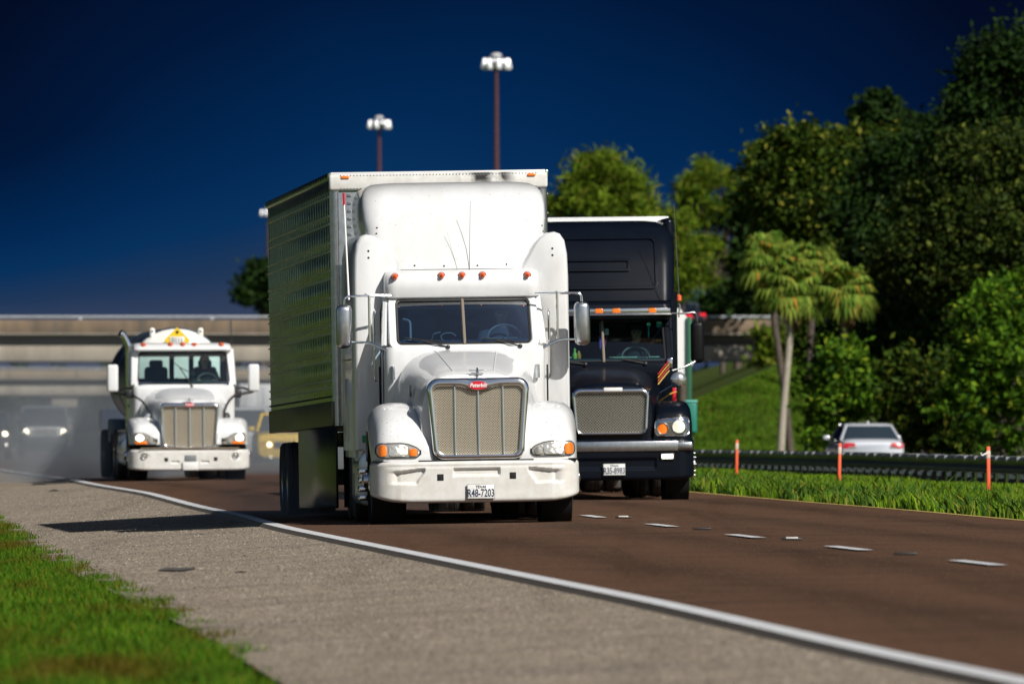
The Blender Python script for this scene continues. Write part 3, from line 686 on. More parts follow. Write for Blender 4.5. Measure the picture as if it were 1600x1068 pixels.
def wiper(root, x0, y0, z0, ang, ln, P):
    x1 = x0 + ln * math.cos(ang); z1 = z0 + ln * math.sin(ang)
    m = MB().tube([(x0, y0 - .02, z0), Vector(P(lerp(x0, x1, .5), lerp(z0, z1, .5))) + Vector((0, -.05, 0)), Vector(P(x1, z1)) + Vector((0, -.03, 0))], .011, 6)
    m.tube([Vector(P(x1 + (x1 - x0) * t, z1 + .55 * (z1 - z0) * t * (1 if t > 0 else .6))) + Vector((0, -.02, 0)) for t in (-.75, 0, .55)], .009, 5)
    m.lathe([(-.05, .012), (-.04, .026), (.02, .026)], (x0, y0, z0), 'y', 10, True); return m.build('wiper', blackpl, root)
def flat(y0, lean=0.0, zr=0.0, bow=0.0): return lambda x, z: (x, y0 + (z - zr) * lean + bow * x * x, z)
def boxf(x, z, x0, x1, z0, z1, s=.012): return smooth(x0 - s, x0 + s, x) * (1 - smooth(x1 - s, x1 + s, x)) * smooth(z0 - s, z0 + s, z) * (1 - smooth(z1 - s, z1 + s, z))

def tractor(name, D, X0, yaw, roll, K, z0=0.0):
    root = empty(name, (X0, D, z0), (0, -roll, yaw)); g = K.get
    paint, trim = K['paint'], K.get('trim', chrome)
    # hood
    m = MB(); m.loft([arch(-hw, hw, .68, zt, y, p) for y, hw, zt, p in K['hood']], False); m.add(arch(-K['hood'][0][1], K['hood'][0][1], .68, K['hood'][0][2], K['hood'][0][0], K['hood'][0][3]), [tuple(range(31))])
    hood = m.build('hood', paint, root, ang=50); hb = m.bvh()
    # fenders
    fb = []
    for s in (-1, 1):
        m = MB(); rings = []
        for (y, xi, xo, zt) in K['fender']:
            c = K.get('axle', 1.2); q = .62 ** 2 - (y - c) ** 2; zb = max(.735, .5 + math.sqrt(q)) if q > 0 else .735
            rings.append(arch(xi, xo, min(zb, zt - .03), zt, y, K.get('fp', 3.0)))
        m.loft(rings, False, cap0=True)
        if s < 0: m.flip_x()
        m.build('fender', paint, root, ang=60); fb.append(m.bvh())
        MB().lathe([(-.2, .60), (.16, .60)], (s * 1.0, K.get('axle', 1.2), .5), 'x', 32).build('wheel_well', dark, root)
    MB().box((0, .5, .72), (1.1, .5, .1)).build('radiator_support', frame_m, root)
    # grille
    G = K['grille']; gx = G.get('cx', 0); outer = rloop(G['wt'], G['wb'], G['z0'], G['z1'], G['r'], 14, 6, gx); t, tt, tb = G['t']
    inner = rloop(G['wt'] - t, G['wb'] - t, G['z0'] + tb, G['z1'] - tt, max(.03, G['r'] - t * .8), 14, 6, gx)
    if G.get('dip'): inner = [(x, z - (G['dip'] * (1 - smooth(.07, .24, abs(x - gx))) if z > (G['z0'] + G['z1']) / 2 + .2 else 0)) for x, z in inner]
    if G.get('vee'): outer = [(x, z - (G['vee'] * (1 - abs(x - gx) / G['wb']) if z < G['z0'] + .1 else 0)) for x, z in outer]; inner = [(x, z - (G['vee'] * (1 - abs(x - gx) / G['wb']) if z < G['z0'] + .15 else 0)) for x, z in inner]
    P = flat(G['y'], G.get('lean', .06), G['z0'], .05)
    m = MB(); ringframe(m, outer, inner, P, [(-.03, -.12), (0, -.02), (.04, .012), (.14, .034), (.32, .046), (.55, .050), (.78, .044), (.93, .026), (1.0, -.005), (1.0, -.05)]); gr = m.build('grille_surround', trim, root, ang=30)
    m = MB(); patch(m, inner, lambda x, z: (x, P(x, z)[1] + .045, z), 3); m.build('radiator_core', G['core'], gr)
    lattice(inner, P, G.get('cell', .034), G.get('wire', .009), 'grille_mesh', G['mesh'], gr, .012)
    for bx in G.get('bars', []):
        for p, q in clipseg(inner, (gx + bx, G['z0'] - .1), (gx + bx, G['z1'] + .1)):
            MB().tube([Vector(P(*p)) + Vector((0, 0, -.005)), Vector(P(*q)) + Vector((0, 0, .005))], G.get('barr', .012), 8).build('grille_bar', trim, gr)
    # badge and ornament
    if g('badge'):
        bz = K['badge']; c = P(gx, bz); y = c[1] - .055; m = MB(); sc = K.get('badge_s', 1.0)
        loop = [(gx + .108 * sc * math.cos(a), bz + .050 * sc * math.sin(a)) for a in np.linspace(0, 2 * math.pi, 33)[:-1]]
        patch(m, loop, lambda x, z: (x, y - .006, z), 2); m.loft([[(x, y - .006, z) for x, z in loop], [(x, y + .03, z) for x, z in loop]]); b = m.build('badge', red, gr)
        m = MB(); l2 = [(gx + (x - gx) * 1.12, bz + (z - bz) * 1.18) for x, z in loop]; m.loft([[(x, y + .03, z) for x, z in l2], [(x, y - .002, z) for x, z in l2], [(x, y - .004, z) for x, z in loop]]); m.build('badge_rim', chrome, b)
        text_mesh('badge_script', 'Peterbilt', .066 * sc, white_pl, b, (gx, y - .009, bz), shear=.25, sx=.86, bold=.001)
    if g('ornament'):
        oz, oy = K['ornament']; m = MB(); m.box((gx, oy, oz + .03), (.035, .05, .10), .012, 2); m.box((gx, oy - .01, oz + .075), (.20, .05, .010), .004); m.box((gx, oy - .02, oz + .048), (.16, .04, .008), .003); m.tube([(gx, oy - .05, oz + .05), (gx, oy + .02, oz + .10)], .012, 6); m.build('hood_ornament', chrome, root)
    # bumper
    B = K['bumper']; bo, bb = bumper(root, B['hw'], B['z0'], B['z1'], B['m'], B.get('f', lambda x, z: 0), B.get('corner', .3), lift=B.get('lift', .07))
    for x, z in B.get('holes', []): MB().box((x, .012, z), (.075, .03, .075), .004).build('tow_hole', dark, bo)
    if g('plate'): licence(root, *K['plate'])
    # cab shell below the glass
    hwc = K['cab_hw']; yc = K['cowl']; W = K['ws']; cb = K['cab_back']
    m = MB(); m.loft([planring(hwc - a, yc + f, cb, .12, .05, z) for z, a, f in [(.78, .02, .25), (1.2, 0, .15), (1.7, 0, .05), (W['z0'] - .10, .0, .0), (W['z0'] - .04, .012, .02), (W['z0'] - .02, .05, .10)]], True, True, True); cab = m.build('cab', paint, root, ang=40); cbv = m.bvh()
    # windscreen and its frame
    kk = (W['y1'] - W['y0']) / (W['z1'] - W['z0']); PW = lambda x, z: (x, W['y0'] + (z - W['z0']) * kk + W.get('bow', .10) * x * x, z)
    ho, hi = rloop(W['hw1'] + .095, W['hw0'] + .10, W['z0'] - .055, W['z1'] + .05, .09, 10, 5), rloop(W['hw1'], W['hw0'], W['z0'], W['z1'], W.get('r', .06), 10, 5)
    m = MB(); ringframe(m, ho, hi, PW, [(0, -.30), (0, -.02), (.12, .012), (.8, .012), (.92, 0), (1, -.02), (1, -.05)]); wf = m.build('windscreen_frame', paint, root, ang=30)
    hg = [(x * 1.004, z) for x, z in hi]; m = MB(); ringframe(m, hg, rloop(W['hw1'] - .022, W['hw0'] - .022, W['z0'] + .022, W['z1'] - .02, max(.03, W.get('r', .06) - .02), 10, 5), PW, [(0, .002), (.3, .01), (1, .004), (1, -.02)]); m.build('rubber_seal', blackpl, wf)
    m = MB(); patch(m, hi, lambda x, z: (x, PW(x, z)[1] + .015, z), 8); m.build('windscreen', K['glass'], root, ang=180)
    if W.get('split'): MB().tube([Vector(PW(0, W['z0'] - .01)) + Vector((0, -.0, 0)), Vector(PW(0, W['z1'] + .01))], .020, 6).build('centre_post', mat('post_seal', (.16, .13, .10), .7), root)
    # doors: pillar and glass
    for s in (-1, 1):
        xb, xt = hwc - .012, W['hw1'] + .10; y0, y1 = W['y0'] + .22, W['y1'] + .20; yb = cb - .10
        A = [(xb * s, y0 + .12, W['z0'] + .02), (xb * s, yb, W['z0'] + .02), (xt * s, yb, W['z1'] - .02), (xt * s, y1 + .10, W['z1'] - .02)]
        m = MB().add([Vector(p) + Vector((s * .004, 0, 0)) for p in A], [(0, 1, 2, 3)]); dg_ = m.build('door_window', K.get('side_glass', glass_d), root, smooth=False)
        m = MB(); m.tube([A[0], A[3]], .035, 6); m.tube([A[1], A[2]], .045, 6); m.tube([A[0], A[1]], .02, 6); m.tube([(xb * s, y0 - .06, W['z0'] - .03), (xt * s, y1 - .04, W['z1'] + .03)], .05, 8); m.build('door_frame', paint, root)
        m = MB(); m.box((s * (hwc + .004), (yc + cb) / 2 + .2, 1.45), (.012, 1.12, 1.15), .005); dr = m.build('door', paint, root)
        MB().box((s * (hwc + .02), cb - .32, 1.52), (.025, .16, .05), .01).build('door_handle', chrome if s > 0 else blackpl, dr)
        MB().add([(s * (hwc + .001), yc + .4, .80), (s * (hwc - .01), yc + .42, .80), (s * (hwc - .01), yc + .42, W['z0'] - .05), (s * (hwc + .001), yc + .4, W['z0'] - .05)], [(0, 1, 2, 3)]).build('door_gap', dark, dr, smooth=False)
    # roof
    m = MB(); m.loft([planring(hw, y0, cb, rf, .05, z, bow=.02) for z, hw, y0, rf in K['roof']], True, True, True); rf_ = m.build('roof', paint, root, ang=45); rbv = m.bvh()
    for (x, z) in K.get('markers', []):
        h = rbv.ray_cast(Vector((x, -3, z)), Vector((0, 1, 0)))
        if h[0] is not None: marker(root, x, h[0].y + .01, z, K.get('mk', .036), K.get('mm'))
    # interior
    MB().box((0, W['y0'] + .28, W['z0'] - .04), (2 * hwc - .2, .42, .18), .05, 3).build('dashboard', K.get('dash', inter), root)
    zt_ = W['z1'] + .06
    if g('open_back'):
        m = MB(); m.box((0, cb - .06, 1.52), (2 * hwc - .14, .04, 1.12))
        for x_, w_ in ((-hwc + .14, .14), (-.16, .10), (.24, .10), (hwc - .14, .14)): m.box((x_, cb - .06, (2.08 + zt_) / 2), (w_, .05, zt_ - 2.08))
        m.box((0, cb - .06, zt_ - .08), (2 * hwc - .14, .06, .16)); m.build('rear_bulkhead', inter, root)
    else: MB().box((0, cb - .06, (.95 + zt_) / 2), (2 * hwc - .14, .04, zt_ - .95)).build('rear_bulkhead', inter, root)
    seat(root, -.50, W['y0'] + 1.05, W['z0'] - .42); seat(root, .50, W['y0'] + 1.05, W['z0'] - .42); steering(root, .50, W['y0'] + .40, W['z0'] + .06)
    # sleeper + fairing
    if g('sleeper'): m = MB(); m.loft([planring(hw, y0, K['sl_back'], rf, .06, z) for z, hw, y0, rf in K['sleeper']], True, True, True); sl = m.build('sleeper', paint, root, ang=35)
    if g('fairing'): m = MB(); m.loft([planring(hw, y0, K['sl_back'] + .02, rf, .06, z, 9, bow=bw) for z, hw, y0, rf, bw in K['fairing']], True, False, True); fo = m.build('roof_fairing', paint, root, ang=60)
    # wipers
    for x0, a, ln in K.get('wipers', []): wiper(root, x0, W['y0'] - .03, W['z0'] - .035, a, ln, PW)
    # chassis, tanks, wheels
    en = K.get('end', 8.0)
    for s in (-1, 1):
        MB().box((s * .42, en / 2 + .3, .82), (.09, en - .8, .26), .01).build('frame_rail', frame_m, root)
        MB().lathe([(0, .02), (0, .30), (.02, .33), (1.6, .33), (1.62, .30), (1.62, .02)], (s * .92, 3.0, .66), 'y', 28).build('fuel_tank', chrome_d, root)
        wheel(root, s * 1.03, K.get('axle', 1.2), side=s)
        for y in K.get('drives', (5.9, 7.2)): wheel(root, s * 1.05, y, side=s, steer=False, dual=True)
        m = MB().box((s * .9, en - .05, .55), (.62, .012, .8)); m.build('mud_flap', rubber, root)
    MB().box((0, K.get('axle', 1.2), .45), (1.9, .12, .14), .03).build('front_axle', frame_m, root)
    for y in K.get('drives', (5.9, 7.2)): m = MB().tube([(-.9, y, .52), (-.2, y, .52), (0, y, .55), (.2, y, .52), (.9, y, .52)], [.09, .11, .24, .11, .09], 12); m.build('drive_axle', frame_m, root)
    MB().box((0, 1.9, .62), (.9, 1.6, .5), .1).build('engine_sump', frame_m, root)
    return root, fb, bb, PW, cab

def headlight(root, bv, s, loop, sub, name='headlight', housing=None, off=-.014):
    """loop = rounded outline on the +x side, projected on the fender; sub = [(x0,x1,material,label)]"""
    lp = [(s * x, z) for x, z in loop]; P = projector(bv, off)
    m = MB(); patch(m, lp, P, 6); h = m.build(name, housing or lens_w, root, ang=180)
    m = MB(); cx = sum(p[0] for p in lp) / len(lp); cz = sum(p[1] for p in lp) / len(lp); o2 = [(cx + (x - cx) * 1.06, cz + (z - cz) * 1.14) for x, z in lp]
    m.loft([[projector(bv, .004)(x, z) for x, z in o2], [projector(bv, off - .008)(x, z) for x, z in [(lerp(a[0], b[0], .5), lerp(a[1], b[1], .5)) for a, b in zip(o2, lp)]], [P(x, z) for x, z in lp]]); m.build('bezel', blackpl if housing is None else chrome_d, h)
    for l2, mm, nm in sub:
        q = [(s * x, z) for x, z in l2]; m = MB(); P2 = projector(bv, off - .008); cxx = sum(p[0] for p in q) / len(q); czz = sum(p[1] for p in q) / len(q)
        rad = max(abs(p[0] - cxx) for p in q)
        patch(m, q, lambda x, z: (x, P2(x, z)[1] - .02 * max(0, 1 - ((x - cxx) / rad) ** 2), z), 4); m.build(nm, mm, h, ang=180)
    return h
def ell(cx, cz, rx, rz, n=20): return [(cx + rx * math.cos(a), cz + rz * math.sin(a)) for a in np.linspace(0, 2 * math.pi, n + 1)[:-1]]
def rr(x0, x1, z0, z1, r): return [(x, z) for x, z in rloop((x1 - x0) / 2, (x1 - x0) / 2, z0, z1, r, 5, 4, (x0 + x1) / 2)]

# ================================================================== white truck
def bump_white(x, z):
    a = abs(x); d = .045 * boxf(x, z, -.27, .27, .565, .645, .014)
    if a > .55: zt = lerp(.645, .61, smooth(.6, .95, a)); d += .05 * boxf(a, z, lerp(.70, .61, smooth(.47, .63, z)), .975, .475, zt, .016)
    return d + .012 * (1 - smooth(.0, .03, abs(z - .675))) * (1 - smooth(1.0, 1.1, a)) * 0.6
KW = dict(paint=white, cab_hw=.955, cowl=2.15, cab_back=3.95, glass=glass, end=8.0, axle=1.2, drives=(5.75, 7.05),
    hood=[(.165, .50, 1.60, 5), (.175, .585, 1.69, 5), (.20, .635, 1.742, 4.6), (.35, .66, 1.775, 4.4), (.6, .685, 1.82, 4.2), (1.0, .735, 1.89, 4), (1.6, .81, 1.99, 4), (2.0, .862, 2.045, 4), (2.24, .875, 2.05, 4)],
    fender=[(.10, .50, 1.00, .84), (.115, .50, 1.07, .95), (.15, .50, 1.125, 1.04), (.22, .50, 1.165, 1.14), (.33, .50, 1.19, 1.235), (.5, .52, 1.21, 1.33), (.72, .55, 1.222, 1.395), (1.0, .58, 1.226, 1.425), (1.35, .6, 1.225, 1.41), (1.65, .62, 1.22, 1.34), (1.85, .64, 1.21, 1.22), (1.97, .66, 1.19, 1.0)], fp=2.8,
    grille=dict(wt=.60, wb=.545, z0=.745, z1=1.705, r=.13, t=(.078, .105, .075), y=.06, lean=.05, dip=.055, core=tanmesh, mesh=wire, bars=(-.275, .0, .29), cx=.035, cell=.030, wire=.0075),
    badge=1.615, ornament=(1.715, .20), bumper=dict(hw=1.222, z0=.245, z1=.735, m=white_b, f=bump_white, holes=[(-.425, .545), (.425, .555)], corner=.33),
    plate=(.045, -.012, .372, 'R48-7203'),
    ws=dict(hw0=.80, hw1=.795, z0=2.115, z1=2.655, y0=2.22, y1=2.66, split=True, bow=.06),
    roof=[(2.667, .90, 2.68, .12), (2.68, .93, 2.645, .14), (2.78, .93, 2.60, .15), (2.92, .925, 2.61, .16), (2.985, .905, 2.68, .18), (3.01, .85, 2.85, .2)],
    markers=[(-.80, 2.925), (-.245, 2.93), (0, 2.93), (.245, 2.93), (.78, 2.925)], mk=.036,
    sleeper=[(.78, 1.27, 3.95, .10), (2.9, 1.275, 3.92, .14), (3.2, 1.27, 3.9, .16)], sl_back=6.05,
    fairing=[(2.96, 0.800, 2.82, .16, .03), (3.08, 0.840, 2.87, .18, .04), (3.25, 0.974, 2.95, .2, .05), (3.43, 1.070, 3.06, .22, .05), (3.62, 1.098, 3.20, .24, .05), (3.78, 1.103, 3.34, .26, .05), (3.88, 1.093, 3.45, .28, .05), (3.95, 1.070, 3.56, .30, .05), (4.01, 1.027, 3.72, .32, .05), (4.05, 0.955, 3.92, .34, .04), (4.07, 0.840, 4.2, .34, .03), (4.075, 0.700, 4.5, .3, .02)],
    wipers=[(-.20, R(165), .34), (.66, R(165), .30)])
tw, fb, bb, PW, cab = tractor('semi_truck', 150, -.405, .057, .015, KW)
tag(tw, 'large white semi truck with tall roof fairing, tan mesh grille and plate R48-7203', 'semi truck')
for s, b in ((-1, fb[0]), (1, fb[1])):
    lp = rr(.655, 1.165, .785, .945, .07); lp = [(x, z - (.05 * (1 - smooth(.66, .86, x)) if z > .87 else 0)) for x, z in lp]
    headlight(tw, b, s, lp, [(rr(.80, 1.02, .80, .925, .03), mat('lamp_reflector', (.80, .78, .72), .14, .75, coat=.8, bump=1.0, bscale=22, emit=(1, .95, .85), estr=.12), 'lamp'), (rr(1.045, 1.15, .80, .93, .035), amber, 'side_marker'), (rr(.69, .785, .80, .885, .03), amber if s < 0 else lens_w, 'turn_signal')])
for s in (-1, 1):
    sp = [(.58, 2.93), (.70, 3.02), (.765, 3.12), (.83, 3.22), (.885, 3.31), (.95, 3.38), (1.04, 3.43), (1.13, 3.445), (1.20, 3.42), (1.255, 3.34), (1.285, 3.18), (1.295, 2.9), (1.295, 2.55), (1.295, .86), (.98, .86), (.965, 2.5), (.90, 2.78)]
    cx, cz = 1.02, 2.6
    def ins(k): return [(s * (x + (cx - x) * k * 2.0), z + (-1 if z > cz else 1) * k * .30) for x, z in sp]
    m = MB(); m.loft([[(x, y, z) for x, z in ins(k)] for y, k in ((2.86, .10), (2.865, .07), (2.885, .035), (2.93, .012), (3.02, 0), (3.5, 0), (3.9, 0), (5.9, 0))], True, True, True); m.build('side_fairing', white, tw, ang=50)
# mirrors on tube frames
for s in (-1, 1):
    mirror_set(tw, s, roundpath([(s * .86, 2.5, 2.70), (s * 1.12, 2.44, 2.705), (s * 1.41, 2.44, 2.70), (s * 1.42, 2.44, 2.60)], .05), roundpath([(s * .86, 2.20, 1.80), (s * .86, 2.20, 2.02), (s * 1.13, 2.36, 2.15), (s * 1.33, 2.44, 2.15)], .12), ((s * 1.42, 2.50, 2.34), (.19, .16, .52)), chrome_d, chrome, roundpath([(s * 1.12, 2.43, 2.705), (s * 1.12, 2.42, 2.16)], .03), .015)
    MB().tube(roundpath([(s * .965, 3.0, 2.56), (s * 1.03, 2.9, 2.56), (s * 1.05, 2.86, 2.5), (s * 1.05, 2.86, 1.70), (s * .97, 2.9, 1.66)], .05), .016, 8).build('grab_rail', chrome, tw)
    MB().tube([(s * .86, 2.18, 1.86), (s * .86, 2.17, 1.70)], .026, 8).build('rail_mount', chrome_d, tw)
    # tank fairing with four chrome step bars
    MB().box((s * 1.07, 4.1, .60), (.34, 2.0, .80), .13, 4).build('tank_fairing', white, tw)
    for k in range(4): MB().box((s * 1.185, 2.72, .30 + k * .105), (.17, .42, .062), .012).build('step_bar', chrome, tw)
    MB().box((s * 1.10, 2.9, .46), (.10, .3, .44), .02).build('step_bracket', frame_m, tw)
    MB().box((s * 1.302, 4.4, 1.95), (.012, 2.4, .02), .003).build('side_trim', chrome_d, tw)
    MB().box((s * 1.30, 5.0, 1.35), (.012, .9, .75), .03).build('luggage_door', white, tw)
    for z in (2.72, 1.05): MB().lathe([(-.004, .014), (.004, .012)], (s * 1.14, 2.862, z), 'y', 8, True).build('rivet', blackpl, tw)
    for z in (3.24, 3.16): MB().lathe([(-.004, .014), (.004, .012)], (s * 1.10, 2.862, z), 'y', 8, True).build('rivet', blackpl, tw)
MB().box((-1.17, 2.858, 1.0), (.075, .012, .085), .004).build('green_sticker', mat('sticker_green', (.01, .25, .07), .5), tw)
for x, z, rx, rz in ((-.70, 1.60, .028, .085),):
    m = MB(); m.lathe([(-.01, .07), (.01, .07)], (-.715, .95, 1.56), 'x', 20, True); m.build('hood_vent', dark, tw)
MB().box((-1.0, 2.55, 1.55), (.02, .03, .62), .01).build('door_seal', dark, tw); MB().box((1.0, 2.55, 1.55), (.02, .03, .62), .01).build('door_seal', dark, tw)
MB().tube([(.10, 2.80, 2.98), (.13, 2.92, 3.82)], [.004, .0025], 5).build('antenna', blackpl, tw)
MB().tube([(-.04, 2.80, 3.0), (-.15, 2.95, 3.45)], [.003, .002], 5).build('antenna', steel, tw)
MB().tube([(-1.36, 2.44, 2.66), (-1.40, 2.5, 3.90)], [.012, .009], 6).build('whip_antenna', white_pl, tw)
MB().tube([(-1.397, 2.5, 3.78), (-1.402, 2.5, 3.93)], .015, 6).build('antenna_tip', red, tw)
MB().tube(roundpath([(-.70, 2.75, 2.16), (-.62, 2.70, 2.16), (-.62, 2.75, 2.40), (-.70, 2.8, 2.42)], .04), .016, 6).build('inner_handle', inter_l, tw)
m = MB().tube([(-.18 + .09 * math.cos(a), 2.46, 2.20 + .05 * math.sin(a)) for a in np.linspace(.2, 5.5, 16)], .006, 5); m.tube(roundpath([(-.38, 2.5, 2.16), (-.36, 2.46, 2.24), (-.27, 2.46, 2.26)], .03), .006, 5); m.build('dash_cable', inter_l, tw)
MB().box((0, 2.74, 2.60), (1.52, .04, .13), .02).build('sun_visor', dark, tw)
DRV = lambda X0, D, yaw, lx, ly, lz: (X0 + lx * math.cos(yaw) - ly * math.sin(yaw), D + lx * math.sin(yaw) + ly * math.cos(yaw), lz)
person('person driving the white truck with the tall fairing, dim behind its windscreen', DRV(-.405, 150, .057, .45, 2.98, 1.76), .057, 'drivers behind windscreens', mat('shirt_grey', (.05, .055, .07), .9))

hbv = BVHTree.FromPolygons([v.co.copy() for v in [c for c in tw.children if c.name.startswith('hood')][0].data.vertices], [tuple(p.vertices) for p in [c for c in tw.children if c.name.startswith('hood')][0].data.polygons])
def on_hood(x, y):
    h = hbv.ray_cast(Vector((x, y, 4)), Vector((0, 0, -1))); return Vector((x, y, (h[0].z if h[0] is not None else 1.8) + .003))
for x in (-.30, .30): MB().tube([on_hood(x * lerp(.8, 1.25, k / 12), lerp(.42, 2.1, k / 12)) for k in range(13)], .006, 5).build('hood_crease', white, tw)
fo = [c for c in tw.children if c.name.startswith('roof_fairing')][0]
for v in fo.data.vertices: v.co.x -= .045
fbv = BVHTree.FromPolygons([v.co.copy() for v in fo.data.vertices], [tuple(p.vertices) for p in fo.data.polygons]); PF = projector(fbv, -.004, 3.2)
MB().tube([PF(x, 3.005) for x in np.linspace(-.72, .72, 24)], .007, 5).build('fairing_seam', dark, fo)
m = MB()
for x, z in [(-.98, 3.52), (-.99, 3.45), (1.0, 3.52), (1.01, 3.45), (-.55, 3.06), (-.2, 3.05), (.2, 3.05), (.55, 3.06)]: m.lathe([(-.004, .011), (.004, .010)], PF(x, z), 'y', 8, True)
m.build('rivet', blackpl, fo)
spl = MB(); rs = random.Random(4)
for k in range(150):
    x, z = rs.uniform(-1.0, 1.0), rs.uniform(3.05, 4.0) if k < 70 else rs.uniform(.78, 1.25)
    if k < 70: p = PF(x, z)
    else: x = math.copysign(rs.uniform(.72, 1.12), x); p = projector(fb[0] if x < 0 else fb[1], -.002)(x, z)
    r = rs.uniform(.002, .0055); spl.add([(p[0] - r, p[1], p[2]), (p[0], p[1] - .001, p[2] - r), (p[0] + r, p[1], p[2]), (p[0], p[1] - .001, p[2] + r * 1.3)], [(0, 1, 2, 3)])
spl.build('bug_splatter', mat('bug_mark', (.20, .16, .10), .7), tw, smooth=False, recalc=False)
for s in (-1, 1):
    MB().tube([(s * .957, 2.52, .9), (s * .958, 2.50, 2.06)], .006, 5).build('door_seam', dark, tw)
    MB().box((s * 1.0, .30, .742), (.40, .35, .014), .004).build('fender_gap', dark, tw)
MB().box((.0, .09, .738), (1.35, .10, .016), .004).build('bumper_gap', dark, tw)

# ================================================================== white refrigerated trailer
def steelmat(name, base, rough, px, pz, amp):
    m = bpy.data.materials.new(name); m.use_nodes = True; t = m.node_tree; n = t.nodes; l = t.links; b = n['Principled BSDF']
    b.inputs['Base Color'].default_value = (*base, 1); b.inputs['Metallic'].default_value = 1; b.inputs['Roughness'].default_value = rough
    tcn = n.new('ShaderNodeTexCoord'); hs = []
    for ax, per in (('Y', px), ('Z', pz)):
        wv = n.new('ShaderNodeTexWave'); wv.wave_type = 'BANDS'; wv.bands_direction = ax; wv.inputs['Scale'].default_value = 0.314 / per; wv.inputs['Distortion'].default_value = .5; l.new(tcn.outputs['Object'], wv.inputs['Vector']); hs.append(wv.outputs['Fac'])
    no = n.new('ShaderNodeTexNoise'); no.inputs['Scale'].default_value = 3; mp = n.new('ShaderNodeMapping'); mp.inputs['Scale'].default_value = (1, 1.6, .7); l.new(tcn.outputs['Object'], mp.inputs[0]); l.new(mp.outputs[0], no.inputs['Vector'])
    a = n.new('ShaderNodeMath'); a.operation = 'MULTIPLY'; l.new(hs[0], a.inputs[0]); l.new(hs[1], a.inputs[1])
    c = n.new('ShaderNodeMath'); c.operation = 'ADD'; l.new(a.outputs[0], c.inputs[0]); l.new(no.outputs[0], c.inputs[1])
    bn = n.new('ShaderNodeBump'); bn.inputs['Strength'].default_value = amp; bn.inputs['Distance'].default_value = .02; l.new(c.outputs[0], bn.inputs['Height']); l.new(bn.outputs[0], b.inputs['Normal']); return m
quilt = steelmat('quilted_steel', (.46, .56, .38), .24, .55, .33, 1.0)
polish = steelmat('polished_skirt', (.016, .024, .014), .22, 2.4, 2.0, .25)
front_p = mat('trailer_front_panel', (.62, .64, .64), .35, .85, bump=.15, bscale=6, dirt=(.35, .35, .33), damt=.8, vscale=9)
def sootmat():
    m = white_b.copy(); m.name = 'sooty_top_rail'; t = m.node_tree; n = t.nodes; l = t.links; b = n['Principled BSDF']; src = b.inputs['Base Color'].links[0].from_socket
    tcn = n.new('ShaderNodeTexCoord'); sp = n.new('ShaderNodeSeparateXYZ'); l.new(tcn.outputs['Object'], sp.inputs[0])
    mp = n.new('ShaderNodeMapRange'); l.new(sp.outputs[0], mp.inputs['Value']); mp.interpolation_type = 'SMOOTHSTEP'; mp.inputs['From Min'].default_value = .12; mp.inputs['From Max'].default_value = .42
    m2 = n.new('ShaderNodeMapRange'); l.new(sp.outputs[0], m2.inputs['Value']); m2.interpolation_type = 'SMOOTHSTEP'; m2.inputs['From Min'].default_value = .78; m2.inputs['From Max'].default_value = 1.0; m2.inputs['To Min'].default_value = 1; m2.inputs['To Max'].default_value = 0
    no = n.new('ShaderNodeTexNoise'); no.inputs['Scale'].default_value = 5; no.inputs['Detail'].default_value = 5; l.new(tcn.outputs['Object'], no.inputs['Vector'])
    r = n.new('ShaderNodeMapRange'); l.new(no.outputs[0], r.inputs['Value']); r.inputs['From Min'].default_value = .38; r.inputs['From Max'].default_value = .55
    zz = n.new('ShaderNodeMapRange'); l.new(sp.outputs[2], zz.inputs['Value']); zz.inputs['From Min'].default_value = 4.02; zz.inputs['From Max'].default_value = 4.16
    a = n.new('ShaderNodeMath'); a.operation = 'MULTIPLY'; l.new(mp.outputs[0], a.inputs[0]); l.new(m2.outputs[0], a.inputs[1])
    c = n.new('ShaderNodeMath'); c.operation = 'MULTIPLY'; l.new(a.outputs[0], c.inputs[0]); l.new(r.outputs[0], c.inputs[1]); e = n.new('ShaderNodeMath'); e.operation = 'MULTIPLY'; l.new(c.outputs[0], e.inputs[0]); l.new(zz.outputs[0], e.inputs[1])
    mi = n.new('ShaderNodeMix'); mi.data_type = 'RGBA'; l.new(e.outputs[0], mi.inputs['Factor']); l.new(src, mi.inputs['A']); mi.inputs['B'].default_value = (.012, .011, .010, 1); l.new(mi.outputs['Result'], b.inputs['Base Color']); return m
